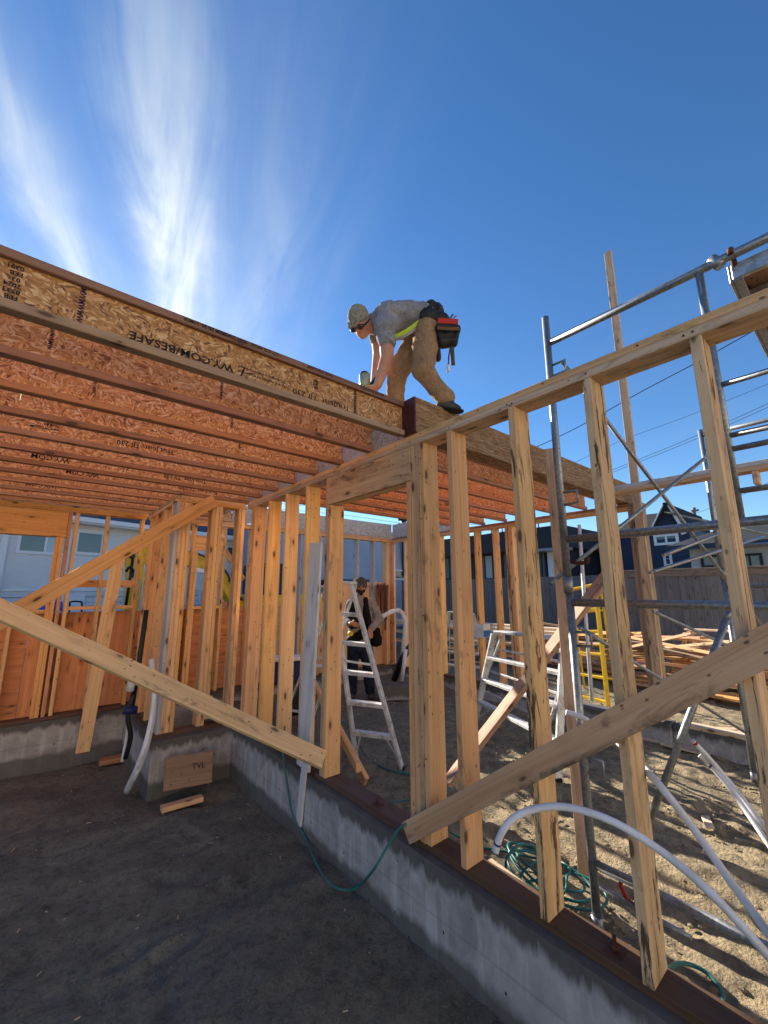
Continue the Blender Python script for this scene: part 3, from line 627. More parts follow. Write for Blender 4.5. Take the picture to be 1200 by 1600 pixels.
lone('rough_plank', at(700, 1222, X=2.75), at(950, 897, X=3.35), .11, .04, (.75, -.6, .1), W_ROUGH, 'reddish rough-sawn plank slanting up behind the near studs to the scaffold', 'plank')
lone('cut_plank', at(572, 1222, Z=.24), at(500, 1085, X=2.35), .10, .038, (.6, .5, .5), W_STUD, 'short cut plank lying aslant behind the door stud', 'plank')
lone('cut_plank', at(560, 1200, X=2.1) , at(482, 1050, X=2.5), .08, .036, (.7, .6, .3), W_WARM, 'second short plank slanting behind the white painted board', 'plank')
lone('painted_board', at(474, 1200, X=1.79), at(494, 848, X=1.79), .19, .022, (1, 0, 0), W_SMEAR, 'upright board smeared with whitish paint, fixed beside the door stud', 'board')
lone('form_strip', at(467, 1288, X=1.785), at(476, 1196, X=1.785), .07, .02, (1, 0, 0), W_SMEAR, 'narrow whitish strip standing against the face of the foundation', 'strip')
sp2 = board('rough_post', (2.67, 1.36, .18), (2.60, 1.32, 2.80), .085, .04, (.9, .45, 0), W_GREY); tag(sp2, 'rough upright post with torn bark standing just behind the scaffold post', 'post')
lone('roof_brace', at(905, 560, D=8.4), at(360, 880, D=7.6), .08, .036, (0, 1, 0), W_GREY, '', '') if False else None
lone('diagonal_brace', at(346, 852, Y=6.55), at(380, 905, Y=6.9), .08, .036, (.2, -1, 0), W_GREY, 'short greyish brace seen through the small rear window opening', 'brace')
# timber block and offcuts
g0 = gh(1.3, 4.5)
blk = thing('timber_block', 'big timber block tilted on an offcut in the inside corner', 'block', (1.33, 4.48, g0))
Mb = Matrix.Translation((1.33, 4.50, g0 + .235)) @ Matrix.Rotation(R(-14), 4, 'Z') @ Matrix.Rotation(R(-22), 4, 'X')
for i in range(4):
    put('lamination', box_mesh(.41, .27, .0475, .006, W_BLOCK), None, blk, Mb @ Matrix.Rotation(R(90), 4, 'X') @ Matrix.Translation((0, 0, -.072 + i * .048)))
tx = add_text(None, 'TVL', 0, 0, 0, .07, INK, flip=False, bold=.0006)
tx.parent = blk; tx.matrix_basis = Matrix.Translation((-1.33, -4.48, -g0)) @ Mb @ Matrix.Translation((.02, -.0985, .0)) @ Matrix.Rotation(R(90), 4, 'X')
lone('offcut', (1.08, 4.36, g0 + .03), (1.42, 4.33, g0 + .035), .10, .04, (0, .1, 1), W_WARM, 'thin offcut lying flat under the tilted timber block', 'offcut')
lone('offcut', (.80, 6.02, -.06), (1.02, 5.98, -.055), .14, .05, (0, 0, 1), W_FLANGE, 'small reddish offcut on the soil at the rear foundation', 'offcut')
lone('offcut', (1.48, 4.83, .47), (1.60, 4.87, .74), .07, .038, (.3, -1, 0), W_ORANGE, 'stubby offcut leaning on the sill between the corner posts', 'offcut')
for i, (px, py, a) in enumerate(((985, 1205, 20), (1115, 1293, -30), (1040, 1070, 5))):
    p = at(px, py, Z=.19)
    lone('wood_scrap', p + Vector((-.07, 0, .02)), p + Vector((.06, .03 * (i + 1), .03)), .05, .015, (.1, .2, 1), W_LIT, ('pale wood scrap on the soil left of the leaning scaffold tube', 'flat wood scrap on the soil between the white tubes', 'wood scrap lying at the foot of the lumber pile')[i], 'wood scrap')
# fine chips scattered over the soil: nobody could count them
bm = bmesh.new()
for i in range(380):
    if i < 110: x, y = random.uniform(-.8, 1.7), random.uniform(1.0, 6.0)
    else: x, y = random.uniform(2.05, 6.0), random.uniform(.3, 5.5)
    z = gh(x, y) + .022; l = random.uniform(.004, .02) * random.choice((.5, .7, 1)); wv = random.uniform(.001, .003); a = random.uniform(0, 6.3)
    c, s = math.cos(a), math.sin(a); t = random.uniform(-.004, .006)
    v = [bm.verts.new((x + c * u * l - s * q * wv, y + s * u * l + c * q * wv, z + t * u + h)) for h in (0, -.003) for u, q in ((-1, -1), (1, -1), (1, 1), (-1, 1))]
    bm.faces.new(v[:4]); bm.faces.new(v[4:][::-1])
    for k in range(4): bm.faces.new((v[k], v[4 + k], v[4 + (k + 1) % 4], v[(k + 1) % 4]))
o = put('wood_chips', from_bm(bm), W_LIT); tag(o, 'pale chips and splinters scattered over the dark soil', 'wood chips', kind='stuff')
# stones and clods in the open soil
bm = bmesh.new()
for i in range(2600):
    x, y = random.uniform(2.1, 6.5), random.uniform(.2, 4.0)
    if random.random() < .3: x, y = random.uniform(-1.0, 1.7), random.uniform(.8, 5)
    r = random.uniform(.004, .016) * (1 if x > 2 else .6); mt = Matrix.Translation((x, y, gh(x, y) + r * .3 + .006)) @ Matrix.Rotation(random.uniform(0, 6), 4, 'Z') @ Matrix.Diagonal((r, r * random.uniform(.6, 1), r * random.uniform(.4, .8), 1))
    bmesh.ops.create_icosphere(bm, subdivisions=1, radius=1, matrix=mt)
o = put('soil_clods', from_bm(bm), DIRT); tag(o, 'small clods and pebbles scattered on the soil', 'clods', kind='stuff')

# ------------------------------------------------------------------ scaffold
def vtube(name, x, y, z0, z1, r, mat, parent): return tube(name, [(x, y, z0), (x, y, (z0 + z1) / 2), (x, y, z1)], r, mat, parent, seg=14)
def htube(name, x, z, y0, y1, r, mat, parent): return tube(name, [(x, y0, z), (x, (y0 + y1) / 2, z), (x, y1, z)], r, mat, parent, seg=14)
SX = 2.35; RT = .0215
def scaf_frame(x, ya, yb, z0, z1, label, ladder=True, zr=None):
    f = thing('scaffold_bay', label, 'scaffold', (x, ya, z0))
    vtube('post', x, ya, z0, z1, RT, GALV, f); vtube('post', x, yb, z0, z1, RT, GALV, f)
    zt, zm = zr
    htube('rail', x, zt, ya - .02, yb + .02, RT, GALV, f); htube('rail', x, zm, ya - .02, yb + .02, RT, GALV, f)
    yi = ya - .80
    if ladder:
        vtube('ladder_tube', x, yi, zm, zt, .017, GALV, f)
        z = zt - .62
        for dz in (.62, .87, .935, 1.13): htube('rung', x, zt - dz, yi - .015, yb + .02, .013, GALV, f)
    for zz in (zt - .16, zm + .28 if ladder else zm + .5):
        # pin lock: little bracket for the cross brace
        tube('brace_lock', [(x, ya - .02, zz), (x, ya - .10, zz), (x, ya - .10, zz - .07), (x, ya - .02, zz - .075)], .008, GALV, f, seg=8)
    tube('coupling', [(x, ya, z0 - .01), (x, ya, z0 + .035), (x, ya, z0 + .08)], .027, GALV, f, seg=14)
    return f
scaf_frame(SX, 1.16, -.36, 1.845, 3.60, 'upper galvanised scaffold frame standing close behind the near studs', zr=(3.41, 2.14))
scaf_frame(SX + .004, 1.16, -.36, .17, 1.84, 'lower galvanised scaffold frame with its foot in the sunlit soil', ladder=False, zr=(1.78, .48))
scaf_frame(5.05, .97, -.55, .19, 1.95, 'far galvanised scaffold frame standing beyond the cross braces', ladder=False, zr=(1.88, .60))
scaf_frame(5.046, .97, -.55, 1.96, 3.46, 'upper far galvanised scaffold frame', ladder=False, zr=(3.40, 2.25))
def xbrace(a, b, label, r=.0125):
    a, b = Vector(a), Vector(b); t = thing('cross_brace', label, 'scaffold brace', mid(a, b)); d = (b - a).normalized()
    tube('brace_tube', [a + d * .05, mid(a, b), b - d * .05], r, GALV, t, seg=10)
    for p, s in ((a, 1), (b, -1)): tube('flattened_end', [p, p + d * s * .03, p + d * s * .06], r * .8, GALV, t, seg=6)
xbrace((SX, 1.08, 3.25), at(1215, 1010, X=5.05), 'galvanised cross brace sloping down to the right from the top of the scaffold')
xbrace(at(770, 1060, X=2.42) + Vector((.0, -.28, .0)) if False else at(860, 912, X=SX), at(1106, 712, X=3.6), 'thin galvanised brace rising to the right across the dark one')
xbrace(at(1036, 868, X=3.0), at(1185, 810, X=5.0), 'thin pale tube slanting behind the blue house gable')
xbrace(at(1015, 895, X=3.0), at(1195, 838, X=5.0), 'thin pale tube slanting in front of the garage')
xbrace(at(905, 980, X=SX), at(1165, 1145, X=5.0), 'thin dark brace running down behind the stained brace', r=.011)
xbrace(at(1020, 955, X=3.6), at(1140, 1010, X=5.0), 'thin brace crossing in front of the lumber pile')
xbrace(at(1038, 800, X=4.2), at(1215, 838, X=4.9), 'thin brace sloping gently across the garage roof', r=.011)
xbrace(at(1140, 955, X=3.1), at(1008, 1300, X=2.75), 'galvanised tube leaning from the middle rail down to the soil', r=.019)
htube_ = tube('scaffold_tube', [at(933, 1383, X=2.42), at(1000, 1421, X=2.42), at(1080, 1466, X=2.42)], .012, GALV, seg=10); tag(htube_, 'short thin tube just above the lowest scaffold rail', 'tube')
cl_ = thing('pipe_clamp', 'reddish rusty clamp on the lowest scaffold rail', 'clamp', at(975, 1395, X=2.38))
c0 = at(973, 1385, X=2.38)
tube('clamp_jaw', [c0 + Vector((0, 0, .05)), c0 + Vector((.0, .01, .0)), c0 + Vector((.01, -.01, -.05))], .010, REDT, cl_, seg=8); tube('clamp_handle', [c0 + Vector((0, 0, -.04)), c0 + Vector((.03, -.03, -.07)), c0 + Vector((.07, -.05, -.06))], .006, RUST, cl_, seg=8)
cl_ = thing('pipe_clamp', 'rusty clamp on the scaffold post beside the middle rail', 'clamp', at(905, 882, X=SX))
c0 = at(903, 880, X=SX); tube('clamp_jaw', [c0 + Vector((0, .03, .01)), c0, c0 + Vector((0, -.05, .0)), c0 + Vector((0, -.06, .03))], .012, RUST, cl_, seg=8); tube('clamp_bolt', [c0 + Vector((-.03, 0, 0)), c0, c0 + Vector((.03, 0, .01))], .007, RUST, cl_, seg=8)
tf = board('base_plate', at(918, 1460, Z=.19), at(938, 1462, Z=.19), .03, .008, (0, 0, 1), GALV); tag(tf, 'small steel base plate under the near scaffold post', 'base plate')
# deck hooked on the top rail
dk = thing('scaffold_deck', 'aluminium scaffold deck with a plywood bottom hooked over the top rail', 'scaffold deck', (3.4, -.1, 3.38))
DY0, DY1, DX0, DX1 = -.42, .262, 2.40, 4.6
abox('side_rail', DX0, DX1, DY1 - .012, DY1, 3.30, 3.395, GALV, dk); abox('side_rail_lip', DX0, DX1, DY1 - .05, DY1 - .013, 3.30, 3.312, GALV, dk)
abox('side_rail', DX0, DX1, DY0, DY0 + .012, 3.30, 3.395, GALV, dk)
abox('end_rail', DX0 - .004, DX0 + .022, DY0 + .013, DY1 - .013, 3.312, 3.39, ALU, dk); abox('end_rail', DX1 - .02, DX1, DY0 + .013, DY1 - .013, 3.31, 3.39, ALU, dk)
for x in (2.62, 3.2, 3.8, 4.3): abox('cross_rib', x, x + .035, DY0 + .014, DY1 - .014, 3.315, 3.355, ALU, dk)
abox('deck_panel', DX0 + .03, DX1 - .03, DY0 + .013, DY1 - .013, 3.365, 3.377, W_FLANGE, dk, bev=.001)
for y in (DY1 - .03, DY0 + .04):
    tube('hook', [(DX0 + .02, y, 3.37), (DX0 - .02, y, 3.40), (SX + .026, y, 3.425), (SX, y, 3.443), (SX - .026, y, 3.425), (SX - .027, y, 3.40)], .012, RUST, dk, seg=8)
for k, y in enumerate((.22, .235)):
    pass
tube('rail_clip', [(SX, .275, 3.38), (SX, .29, 3.41), (SX, .305, 3.44)], .024, GALV, dk, seg=10)
# second frame top plate crossing behind (its own wall, further right)
wf = thing('wall_top_plate', 'doubled wooden top plate crossing high behind the scaffold', 'top plate', (4.45, .4, 2.8))
abox('plate', 4.40, 4.54, -2.2, 1.70, 2.81, 2.848, W_GREY, wf); abox('plate', 4.402, 4.54, -2.2, 1.70, 2.849, 2.887, W_GREYPAINT, wf)
for y in (.52, -1.2): abox('block', 4.41, 4.53, y, y + .038, 2.70, 2.809, W_GREY, wf)
abox('post', 4.41, 4.53, -2.2, -2.16, .2, 2.809, W_GREY, wf)

# ------------------------------------------------------------------ step ladders
def stepladder(name, label, fl, fr, tl, tr, bl, br, mat, nst=5, group=None, wrail=.07, ts=.075, diag=True):
    """front feet, top corners and back feet are given; treads join the front rails"""
    fl, fr, tl, tr, bl, br = map(Vector, (fl, fr, tl, tr, bl, br)); L_ = thing(name, label, 'ladder', mid(fl, fr), group)
    side = (fr - fl).normalized(); out = side.cross(UP).normalized()
    if out.dot(mid(fl, fr) - mid(bl, br)) < 0: out = -out
    for a, b in ((fl, tl), (fr, tr)): board('front_rail', a, b, wrail, .026, side, mat, L_)
    for a, b in ((bl, tl - out * .12), (br, tr - out * .12)): board('rear_rail', a, b, .035, .02, side, mat, L_)
    for i in range(1, nst + 1):
        t = i / (nst + 1); a = fl.lerp(tl, t) - out * .005; b = fr.lerp(tr, t) - out * .005
        board('tread', a + UP * .0, b, ts, .018, UP, mat, L_); board('tread_lip', a + out * (ts / 2 + .001) - UP * .012, b + out * (ts / 2 + .001) - UP * .012, .03, .005, out, mat, L_)
    for t in (.2, .5, .8):
        a = bl.lerp(tl - out * .12, t); b = br.lerp(tr - out * .12, t); board('rear_strut', a, b, .025, .012, out, mat, L_)
    if diag:
        a = fl.lerp(tl, 1 / (nst + 1)); b = fr.lerp(tr, 1 / (nst + 1))
        board('corner_strut', fl.lerp(tl, .03), a.lerp(b, .22), .02, .006, out, mat, L_); board('corner_strut', fr.lerp(tr, .03), b.lerp(a, .22), .02, .006, out, mat, L_)
    board('top_cap', tl - out * .05 + UP * .02, tr - out * .05 + UP * .02, .17, .03, UP, mat, L_, bev=.006)
    for p in (fl, fr): board('foot_pad', p - side * .03, p + side * .03, .05, .03, UP, BLACKP, L_)
    for k in (1, 2):
        p = fl.lerp(tl, .55) if k == 1 else fr.lerp(tr, .55); q = (bl if k == 1 else br).lerp((tl if k == 1 else tr) - out * .12, .55)
        board('spreader', p, q, .02, .005, side, mat, L_)
    return L_
g = .21
FL = at(557, 1190, Z=g); FR = at(628, 1200, Z=g)
mid_ = mid(FL, FR); TL = at(521, 912, D=4.15); TR = at(549, 914, D=4.05)
bk = Vector((-.28, .75, 0))
stepladder('stepladder', 'white paint-spattered stepladder standing in the door opening before the bearded worker', FL, FR, TL, TR, FL + Vector((-.38, 1.0, .03)), FR + Vector((-.45, 1.05, .03)), ALUW, nst=5)
A = at(742, 1128, Z=.22); B = at(872, 1218, Z=.2)
def vert(px, py, D): return at(px, py, D=D)
tA = at(772, 990, D=4.9); tB = at(880, 1002, D=4.15)
stepladder('stepladder', 'scuffed aluminium stepladder in the middle of the right room behind the near studs', A, B, tA + Vector((0, 0, 0)), tB, A + Vector((.75, .55, .03)), B + Vector((.75, .55, 0)), ALUW, nst=3, wrail=.075, ts=.085)
A = at(693, 1045, D=7.5); B = at(757, 1050, D=7.2)
stepladder('stepladder', 'small far stepladder with a blue and white box beside it', Vector((A.x, A.y, .3)), Vector((B.x, B.y, .3)), at(700, 958, D=7.7), at(740, 962, D=7.5), Vector((A.x + .5, A.y + .3, .3)), Vector((B.x + .5, B.y + .3, .3)), ALU, nst=4, diag=False)
A = at(953, 1122, Z=.2); B = at(968 - 75, 1118, Z=.2)
tA = at(936, 905, D=6.1); tB = at(885, 930, D=6.3)
stepladder('stepladder', 'yellow fibreglass stepladder among the scaffold tubes', at(896, 1115, D=6.2), at(954, 1135, D=5.7), at(884, 925, D=6.5), at(930, 915, D=6.1), at(915, 1085, D=7.0), at(965, 1095, D=6.7), YEL, nst=5, wrail=.08)
tag(tube('scaffold_tube', [at(905, 820, X=5.0), at(915, 960, X=5.0), at(925, 1095, X=5.0)], .02, WHITE, seg=10), 'white upright tube behind the yellow ladder', 'tube')
bx = thing('paint_box', 'blue and white box standing by the small far stepladder', 'box', at(753, 1000, D=6.5))
q = at(752, 985, D=6.5); board('box_body', q + Vector((-.09, 0, 0)), q + Vector((.09, 0, 0)), .22, .2, UP, WHITE, bx); board('blue_panel', q + Vector((-.09, -.112, -.04)), q + Vector((.09, -.112, -.04)), .10, .004, (0, 1, 0), plain('bright_blue', (.02, .16, .5), .5), bx)

# ------------------------------------------------------------------ pipes and hoses
def pexline(label, pts, r=.0115, band=None, bc=NAVY, group=None, sub=10):
    P = [Vector(p) for p in pts]; t = thing('plastic_tube', label, 'tube', P[0], group)
    tube('tube_wall', P, r, PEX, t, sub=sub, seg=14)
    S = smooth_path(P, sub)
    if band is not None: tube('tape_band', [S[band], S[band + 1]], r * 1.12, bc, t, seg=14)
    return t
def P_(seq): return [at(a, b, D=d) for a, b, d in seq]
pexline('nearest white plastic tube arching low across the two right-hand studs, open end with navy tape', P_([(774, 1331, 1.32), (783, 1303, 1.32), (803, 1278, 1.32), (840, 1263, 1.31), (890, 1262, 1.28), (960, 1285, 1.22), (1040, 1335, 1.15), (1120, 1405, 1.06), (1215, 1510, .98)]), r=.0108, band=4)
pexline('white plastic tube that emerges behind the stained brace and curves down to the right', P_([(884, 1113, 2.15), (915, 1124, 2.12), (965, 1160, 2.05), (1020, 1215, 1.62), (1080, 1290, 1.52), (1140, 1375, 1.42), (1215, 1478, 1.3)]), r=.014, band=None)
pexline('white plastic tube with a red tip at the right edge beyond the wall', P_([(1082, 1157, 3.0), (1110, 1187, 2.95), (1150, 1235, 2.85), (1215, 1318, 2.6)]), r=.017, band=1, bc=REDT)
pexline('shorter white plastic tube with a navy band beside the red tipped one', P_([(1093, 1180, 3.0), (1112, 1198, 2.95), (1150, 1245, 2.8), (1215, 1340, 2.5)]), r=.017, band=9)
pexline('thin white tube arching in the far corner behind the bearded worker', P_([(586, 978, 6.5), (600, 962, 6.6), (622, 954, 6.7), (632, 965, 6.6), (633, 985, 6.6), (630, 1015, 6.6), (628, 1040, 6.6)]), r=.035)
pexline('white flexible tube hanging in front of the orange corner studs', [at(236, 1030, Y=4.70), at(241, 1065, Y=4.62), at(240, 1100, Y=4.55), at(231, 1150, Y=4.50), at(216, 1195, Y=4.50), at(197, 1236, Z=.0)], r=.022)
pexline('second white tube close beside the hanging one in the left corner', [at(243, 1080, Y=4.66), at(240, 1120, Y=4.60), at(229, 1170, Y=4.56), at(212, 1212, Y=4.54), at(199, 1238, Z=.0)], r=.018)
pexline('very thin white tube bent behind the left hanging pipes', [at(205, 1090, Y=5.0), at(198, 1150, Y=5.0), at(191, 1190, Y=5.0)], r=.015)
bp = thing('drain_pipe', 'black drain pipe standing in the left corner by the orange studs', 'pipe', at(205, 1180, Y=5.0))
tube('pipe', [at(229, 953, Y=4.93), at(218, 1030, Y=4.93), at(206, 1105, Y=4.93)], .024, BLACKP, bp, seg=14)
tube('pipe_bend', [at(208, 1085, Y=4.92), at(200, 1120, Y=4.9), at(204, 1150, Y=4.9), at(196, 1185, Y=4.95)], .022, BLACKP, bp, sub=6, seg=14)
tube('blue_strap', [at(193, 1110, Y=4.84), at(203, 1110, Y=4.84), at(214, 1109, Y=4.84)], .036, NAVY, bp, seg=10)
tube('white_sleeve', [at(208, 1056, Y=4.88), at(205, 1068, Y=4.88), at(203, 1080, Y=4.88)], .034, WHITE, bp, seg=12)
tag(tube('drain_pipe', [at(648, 1000, D=6.2), at(628, 1030, D=6.2), at(616, 1062, D=6.3)], .05, BLACKP, seg=12), 'black pipe leaning in the far corner by the concrete block', 'pipe')
tag(tube('drain_pipe', [at(634, 1015, D=6.1), at(631, 1040, D=6.1), at(628, 1064, D=6.1)], .03, WHITE, seg=12), 'short white pipe standing beside the leaning black one', 'pipe')
cb = thing('concrete_block', 'grey concrete block on the soil in front of the far corner pipes', 'block', at(618, 1095, D=6.0))
q = at(617, 1080, D=6.0); board('block_body', q + Vector((-.18, .12, 0)), q + Vector((.18, -.12, 0)), .24, .20, UP, CONC, cb, bev=.01)
t = thing('air_hose', 'teal air hose draped over the sill and looping on the dark soil', 'hose', at(560, 1390, Z=.03))
pts = [at(640, 1232, Z=.22), at(618, 1250, Z=.30), at(650, 1262, Z=.475), at(640, 1282, X=1.83), at(622, 1297, X=1.78), at(604, 1325, X=1.74), at(583, 1360, X=1.68), at(562, 1383, Z=.02), at(540, 1391, Z=.018), at(515, 1380, Z=.018), at(495, 1350, Z=.018), at(478, 1310, Z=.02), at(458, 1275, X=1.76), at(450, 1235, X=1.785), at(444, 1195, X=1.785), at(441, 1165, X=1.80), at(445, 1135, X=1.9)]
tube('hose_body', [p for i, p in enumerate(pts) if i not in (0, 1)], .0075, HOSE, t, sub=8, seg=10)
t = thing('air_hose', 'teal hose trailing over the soil behind the white stepladder', 'hose', at(640, 1210, Z=.2))
tube('hose_body', [at(505, 990, X=2.5), at(508, 1060, X=2.45), at(520, 1110, X=2.5), at(548, 1140, X=2.6), at(572, 1180, Z=.22), at(600, 1200, Z=.22), at(640, 1210, Z=.21), at(700, 1220, Z=.21), at(690, 1245, Z=.20), at(640, 1250, Z=.21), at(600, 1256, Z=.22)], .0075, HOSE, t, sub=8, seg=8)
t = thing('air_hose', 'coil of teal hose heaped on the soil behind the near studs', 'hose', (2.45, 1.45, .2))
pts = []
cen = Vector((2.42, 1.47, .215))
for i in range(0, 100):
    a = i * .36; r = .15 + .06 * math.sin(i * .17) + .045 * math.sin(i * .53 + 1)
    pts.append(cen + Vector((r * math.cos(a) * .85 + .07 * math.sin(i * .19), r * math.sin(a) * 1.15 + .08 * math.cos(i * .15), .0 + .024 * (1 + math.sin(i * .5)) + .0006 * i * (1 if i < 100 else .6))))
pts = [at(700, 1298, X=2.06), at(745, 1322, Z=.21), at(790, 1330, Z=.21)] + pts
tube('hose_body', pts, .007, HOSE, t, sub=3, seg=8)
t = thing('air_hose', 'loop of teal hose over the sill at the bottom right', 'hose', at(1130, 1560, Z=.19))
tube('hose_body', [at(1035, 1518, X=2.02), at(1065, 1505, Z=.24), at(1100, 1517, Z=.21), at(1125, 1545, Z=.2), at(1130, 1570, Z=.21), at(1122, 1585, X=2.1)], .0085, HOSE, t, sub=8, seg=10)
t = thing('air_hose', 'loose end of teal hose standing up beside the coil', 'hose', at(785, 1385, Z=.2))
tube('hose_body', [at(790, 1365, Z=.21), at(793, 1340, Z=.30), at(812, 1320, Z=.33), at(838, 1325, Z=.24), at(850, 1350, Z=.2)], .008, HOSE, t, sub=8, seg=10)
lone('thin_batten', at(765, 1345, X=2.06), at(842, 1402, X=2.04), .03, .02, (0, 0, 1), W_LIT, 'thin pale batten lying along the back edge of the sill', 'batten')

# ------------------------------------------------------------------ lumber pile and clutter on the far right
random.seed(21)
kk = 0
for i in range(64):
    Yc = random.uniform(.2, 4.6); lay = i // 11
    x = 8.6 + random.uniform(-.5, 1.5); z = .30 + lay * .115 + random.uniform(-.02, .03); l = random.uniform(1.4, 3.0); a = random.gauss(0, .16)
    if i > 52: a = random.uniform(-1.2, 1.2); z += .05
    d = Vector((math.sin(a) * .6 + .1, math.cos(a), random.gauss(0, .05 if i < 50 else .16))).normalized() * l / 2; c = Vector((x, Yc, z))
    o = board('lumber', c - d, c + d, random.choice((.09, .14, .14, .19)), random.choice((.038, .038, .045)), (random.gauss(0, .15), 0, 1), random.choice((W_STUD, W_WARM, W_GREY, W_DIRTY, W_FLANGE, W_LAM, W_GREY)), bev=0)
    tag(o, 'rough used board in the heap of lumber before the fence', 'board', 'boards in the lumber heap')
for i, (x, y0, y1, z) in enumerate(((8.0, 4.3, 9.6, .95), (8.2, 4.3, 9.8, 1.0), (8.4, 4.1, 9.2, 1.05), (7.8, 4.2, 9.0, .75), (8.1, 4.4, 9.4, .74), (8.4, 4.4, 9.2, .62), (7.9, 4.4, 9.2, .5))):
    tag(board('lumber', (x, y0, z), (x + .1, y1, z), .28, .05, (0, 0, 1), W_LIT if i < 5 else W_STUD, bev=0), 'long pale board lying on the stacked bundle behind the studs', 'board', 'boards of the stacked bundle')
sh = thing('sawhorse', 'wooden sawhorse frame with a pale plank on it by the lumber heap', 'sawhorse', (8.3, 2.1, .2))
c = at(1085, 1010, D=8.2); c.z = .2
for dx in (-.25, .3):
    for s in (-1, 1): board('leg', c + Vector((dx + .15 * s, .3 * s, 0)), c + Vector((dx, .05 * s, .78)), .07, .036, (1, 0, 0), W_STUD, sh)
board('crossbar', c + Vector((-.3, 0, .80)), c + Vector((.35, 0, .8)), .09, .038, (0, 1, 0), W_STUD, sh); board('lower_bar', c + Vector((-.3, .14, .45)), c + Vector((.35, .14, .45)), .09, .03, (0, 1, 0), W_DIRTY, sh)
tag(board('plank', at(1072, 983, D=7.9), at(1142, 986, D=7.3), .16, .03, (0, 0, 1), W_LIT), 'short bright plank lying across the top of the sawhorse', 'plank')
tag(board('concrete_stub', at(1040, 1062, D=7.0), at(1040, 1030, D=7.0), .14, .12, (1, 0, 0), CONC), 'small upright concrete stub before the lumber heap', 'stub')
tag(abox('sill_board', 5.50, 5.64, -3.0, 1.6, .402, .44, W_LIT), 'sunlit sill board lying on the low foundation beyond the scaffold', 'sill board')
for i, (a, b) in enumerate((((965, 1140), (1075, 1168)), ((1035, 1160), (1110, 1178)))):
    A = at(*a, Z=.22); B = at(*b, Z=.22)
    tag(board('scrap_board', A, B, .16, .02, (0, .1, 1), W_LIT), ('rounded pale scrap board', 'narrow pale scrap board')[i] + ' on the soil by the white tube tips', 'scrap board')
for i in range(26):
    p = Vector((random.uniform(5.9, 8.0), random.uniform(-.5, 4.5), .2)); a = random.uniform(0, 3.14); l = random.uniform(.15, .6)
    d = Vector((math.cos(a), math.sin(a), random.uniform(-.05, .1))) * l / 2
    tag(board('scrap', p - d + UP * .04, p + d + UP * .04, .09, .03, (0, 0, 1), random.choice((W_STUD, W_GREY, W_DIRTY, W_LIT))), 'scrap of lumber lying on the soil before the fence', 'lumber scrap', 'lumber scraps before the fence')

# ------------------------------------------------------------------ fence
def fence(name, label, x, ya, yb, z0, z1, mat, capmat, bw=.14):
    f = thing(name, label, 'fence', (x, (ya + yb) / 2, z0)); y = ya; i = 0
    while y < yb - .01:
        b = min(y + bw, yb)
        h = z1 + random.uniform(-.006, .006)
        put('fence_board', box_mesh(h - z0 + 0, b - y - .006, .019, .002, mat, key='f%d' % (i % 5)), None, f, frame(Vector((x + (.004 if i % 2 else -.004), (y + b) / 2, z0)), Vector((x + (.004 if i % 2 else -.004), (y + b) / 2, h)), Vector((1, 0, 0)))); y += bw; i += 1
    if capmat:
        abox('cap_rail', x - .08, x + .06, ya, yb, z1 + .005, z1 + .045, capmat, f); abox('fascia_rail', x - .045, x - .018, ya, yb, z1 - .15, z1 - .005, capmat, f)
    return f
fence('wooden_fence', 'weathered grey board fence with a broad rail along its top, behind the scaffold', 12.6, -1.6, 5.05, .1, 2.34, W_FENCE, W_FENCE2, bw=.145)
fence('wooden_fence', 'darker grey board fence behind the joisted room', 13.6, 5.15, 19.0, .1, 2.30, W_FENCE, None, bw=.2)
fence('wooden_fence', 'browner stretch of fence at the right edge of the picture', 12.6, -5.5, -1.62, .1, 2.30, W_FENCE2, W_FENCE2, bw=.145)
tag(abox('fence_post', 13.42, 13.53, 8.13, 8.24, .1, 2.36, W_FENCE2), 'brown post standing before the dark fence', 'post')

# ------------------------------------------------------------------ houses beyond
def stucco(name, c, sc=30):
    s = NB(name, rough=.9, spec=.15); n = s.noise(s.coord(rnd=False), sc, 6, .7); b = s.noise(s.coord(rnd=False), 1.2, 5, .6)
    s.col(s.mix(s.mm('MULTIPLY', s.ramp(n, [(.35, 0.0), (.7, 1.0)]), .25), s.mix(s.ramp(b, [(.3, 0.0), (.7, 1.0)]), c, rgbmul(c, .86)), rgbmul(c, .72))).bump(n, .6, .02); return s.m
def shingle(name, c):
    s = NB(name, rough=.9, spec=.15); br = s.t.nodes.new('ShaderNodeTexBrick'); s.t.links.new(s.coord(rnd=False, space='UV'), br.inputs['Vector'])
    br.inputs['Scale'].default_value = 1; br.inputs['Brick Width'].default_value = .30; br.inputs['Row Height'].default_value = .14; br.inputs['Mortar Size'].default_value = .008
    br.inputs['Color1'].default_value = (*c, 1); br.inputs['Color2'].default_value = (*rgbmul(c, .6), 1); br.inputs['Mortar'].default_value = (*rgbmul(c, .3), 1)
    n = s.noise(s.coord(rnd=False), 25, 5, .7); s.col(s.mix(s.mm('MULTIPLY', n, .35), br.outputs['Color'], rgbmul(c, 1.3))).bump(br.outputs['Fac'], .5, .01); return s.m
ST_L = stucco('pale_stucco', (.86, .86, .84)); ST_B = stucco('blue_grey_stucco', (.40, .47, .56)); SIDE = plain('white_siding', (.74, .75, .76), .6, bump=0)
SH_L = shingle('slate_grey_shingles', (.10, .115, .14)); SH_D = shingle('dark_shingles', (.045, .05, .055))
TRIM = plain('white_trim', (.84, .84, .84), .5, var=.05, bump=0); NAVYS = plain('navy_siding', (.025, .042, .085), .6, var=.1, sc=3, bump=0); CHAR = plain('charcoal_cladding', (.022, .025, .032), .6, var=.1, bump=0)
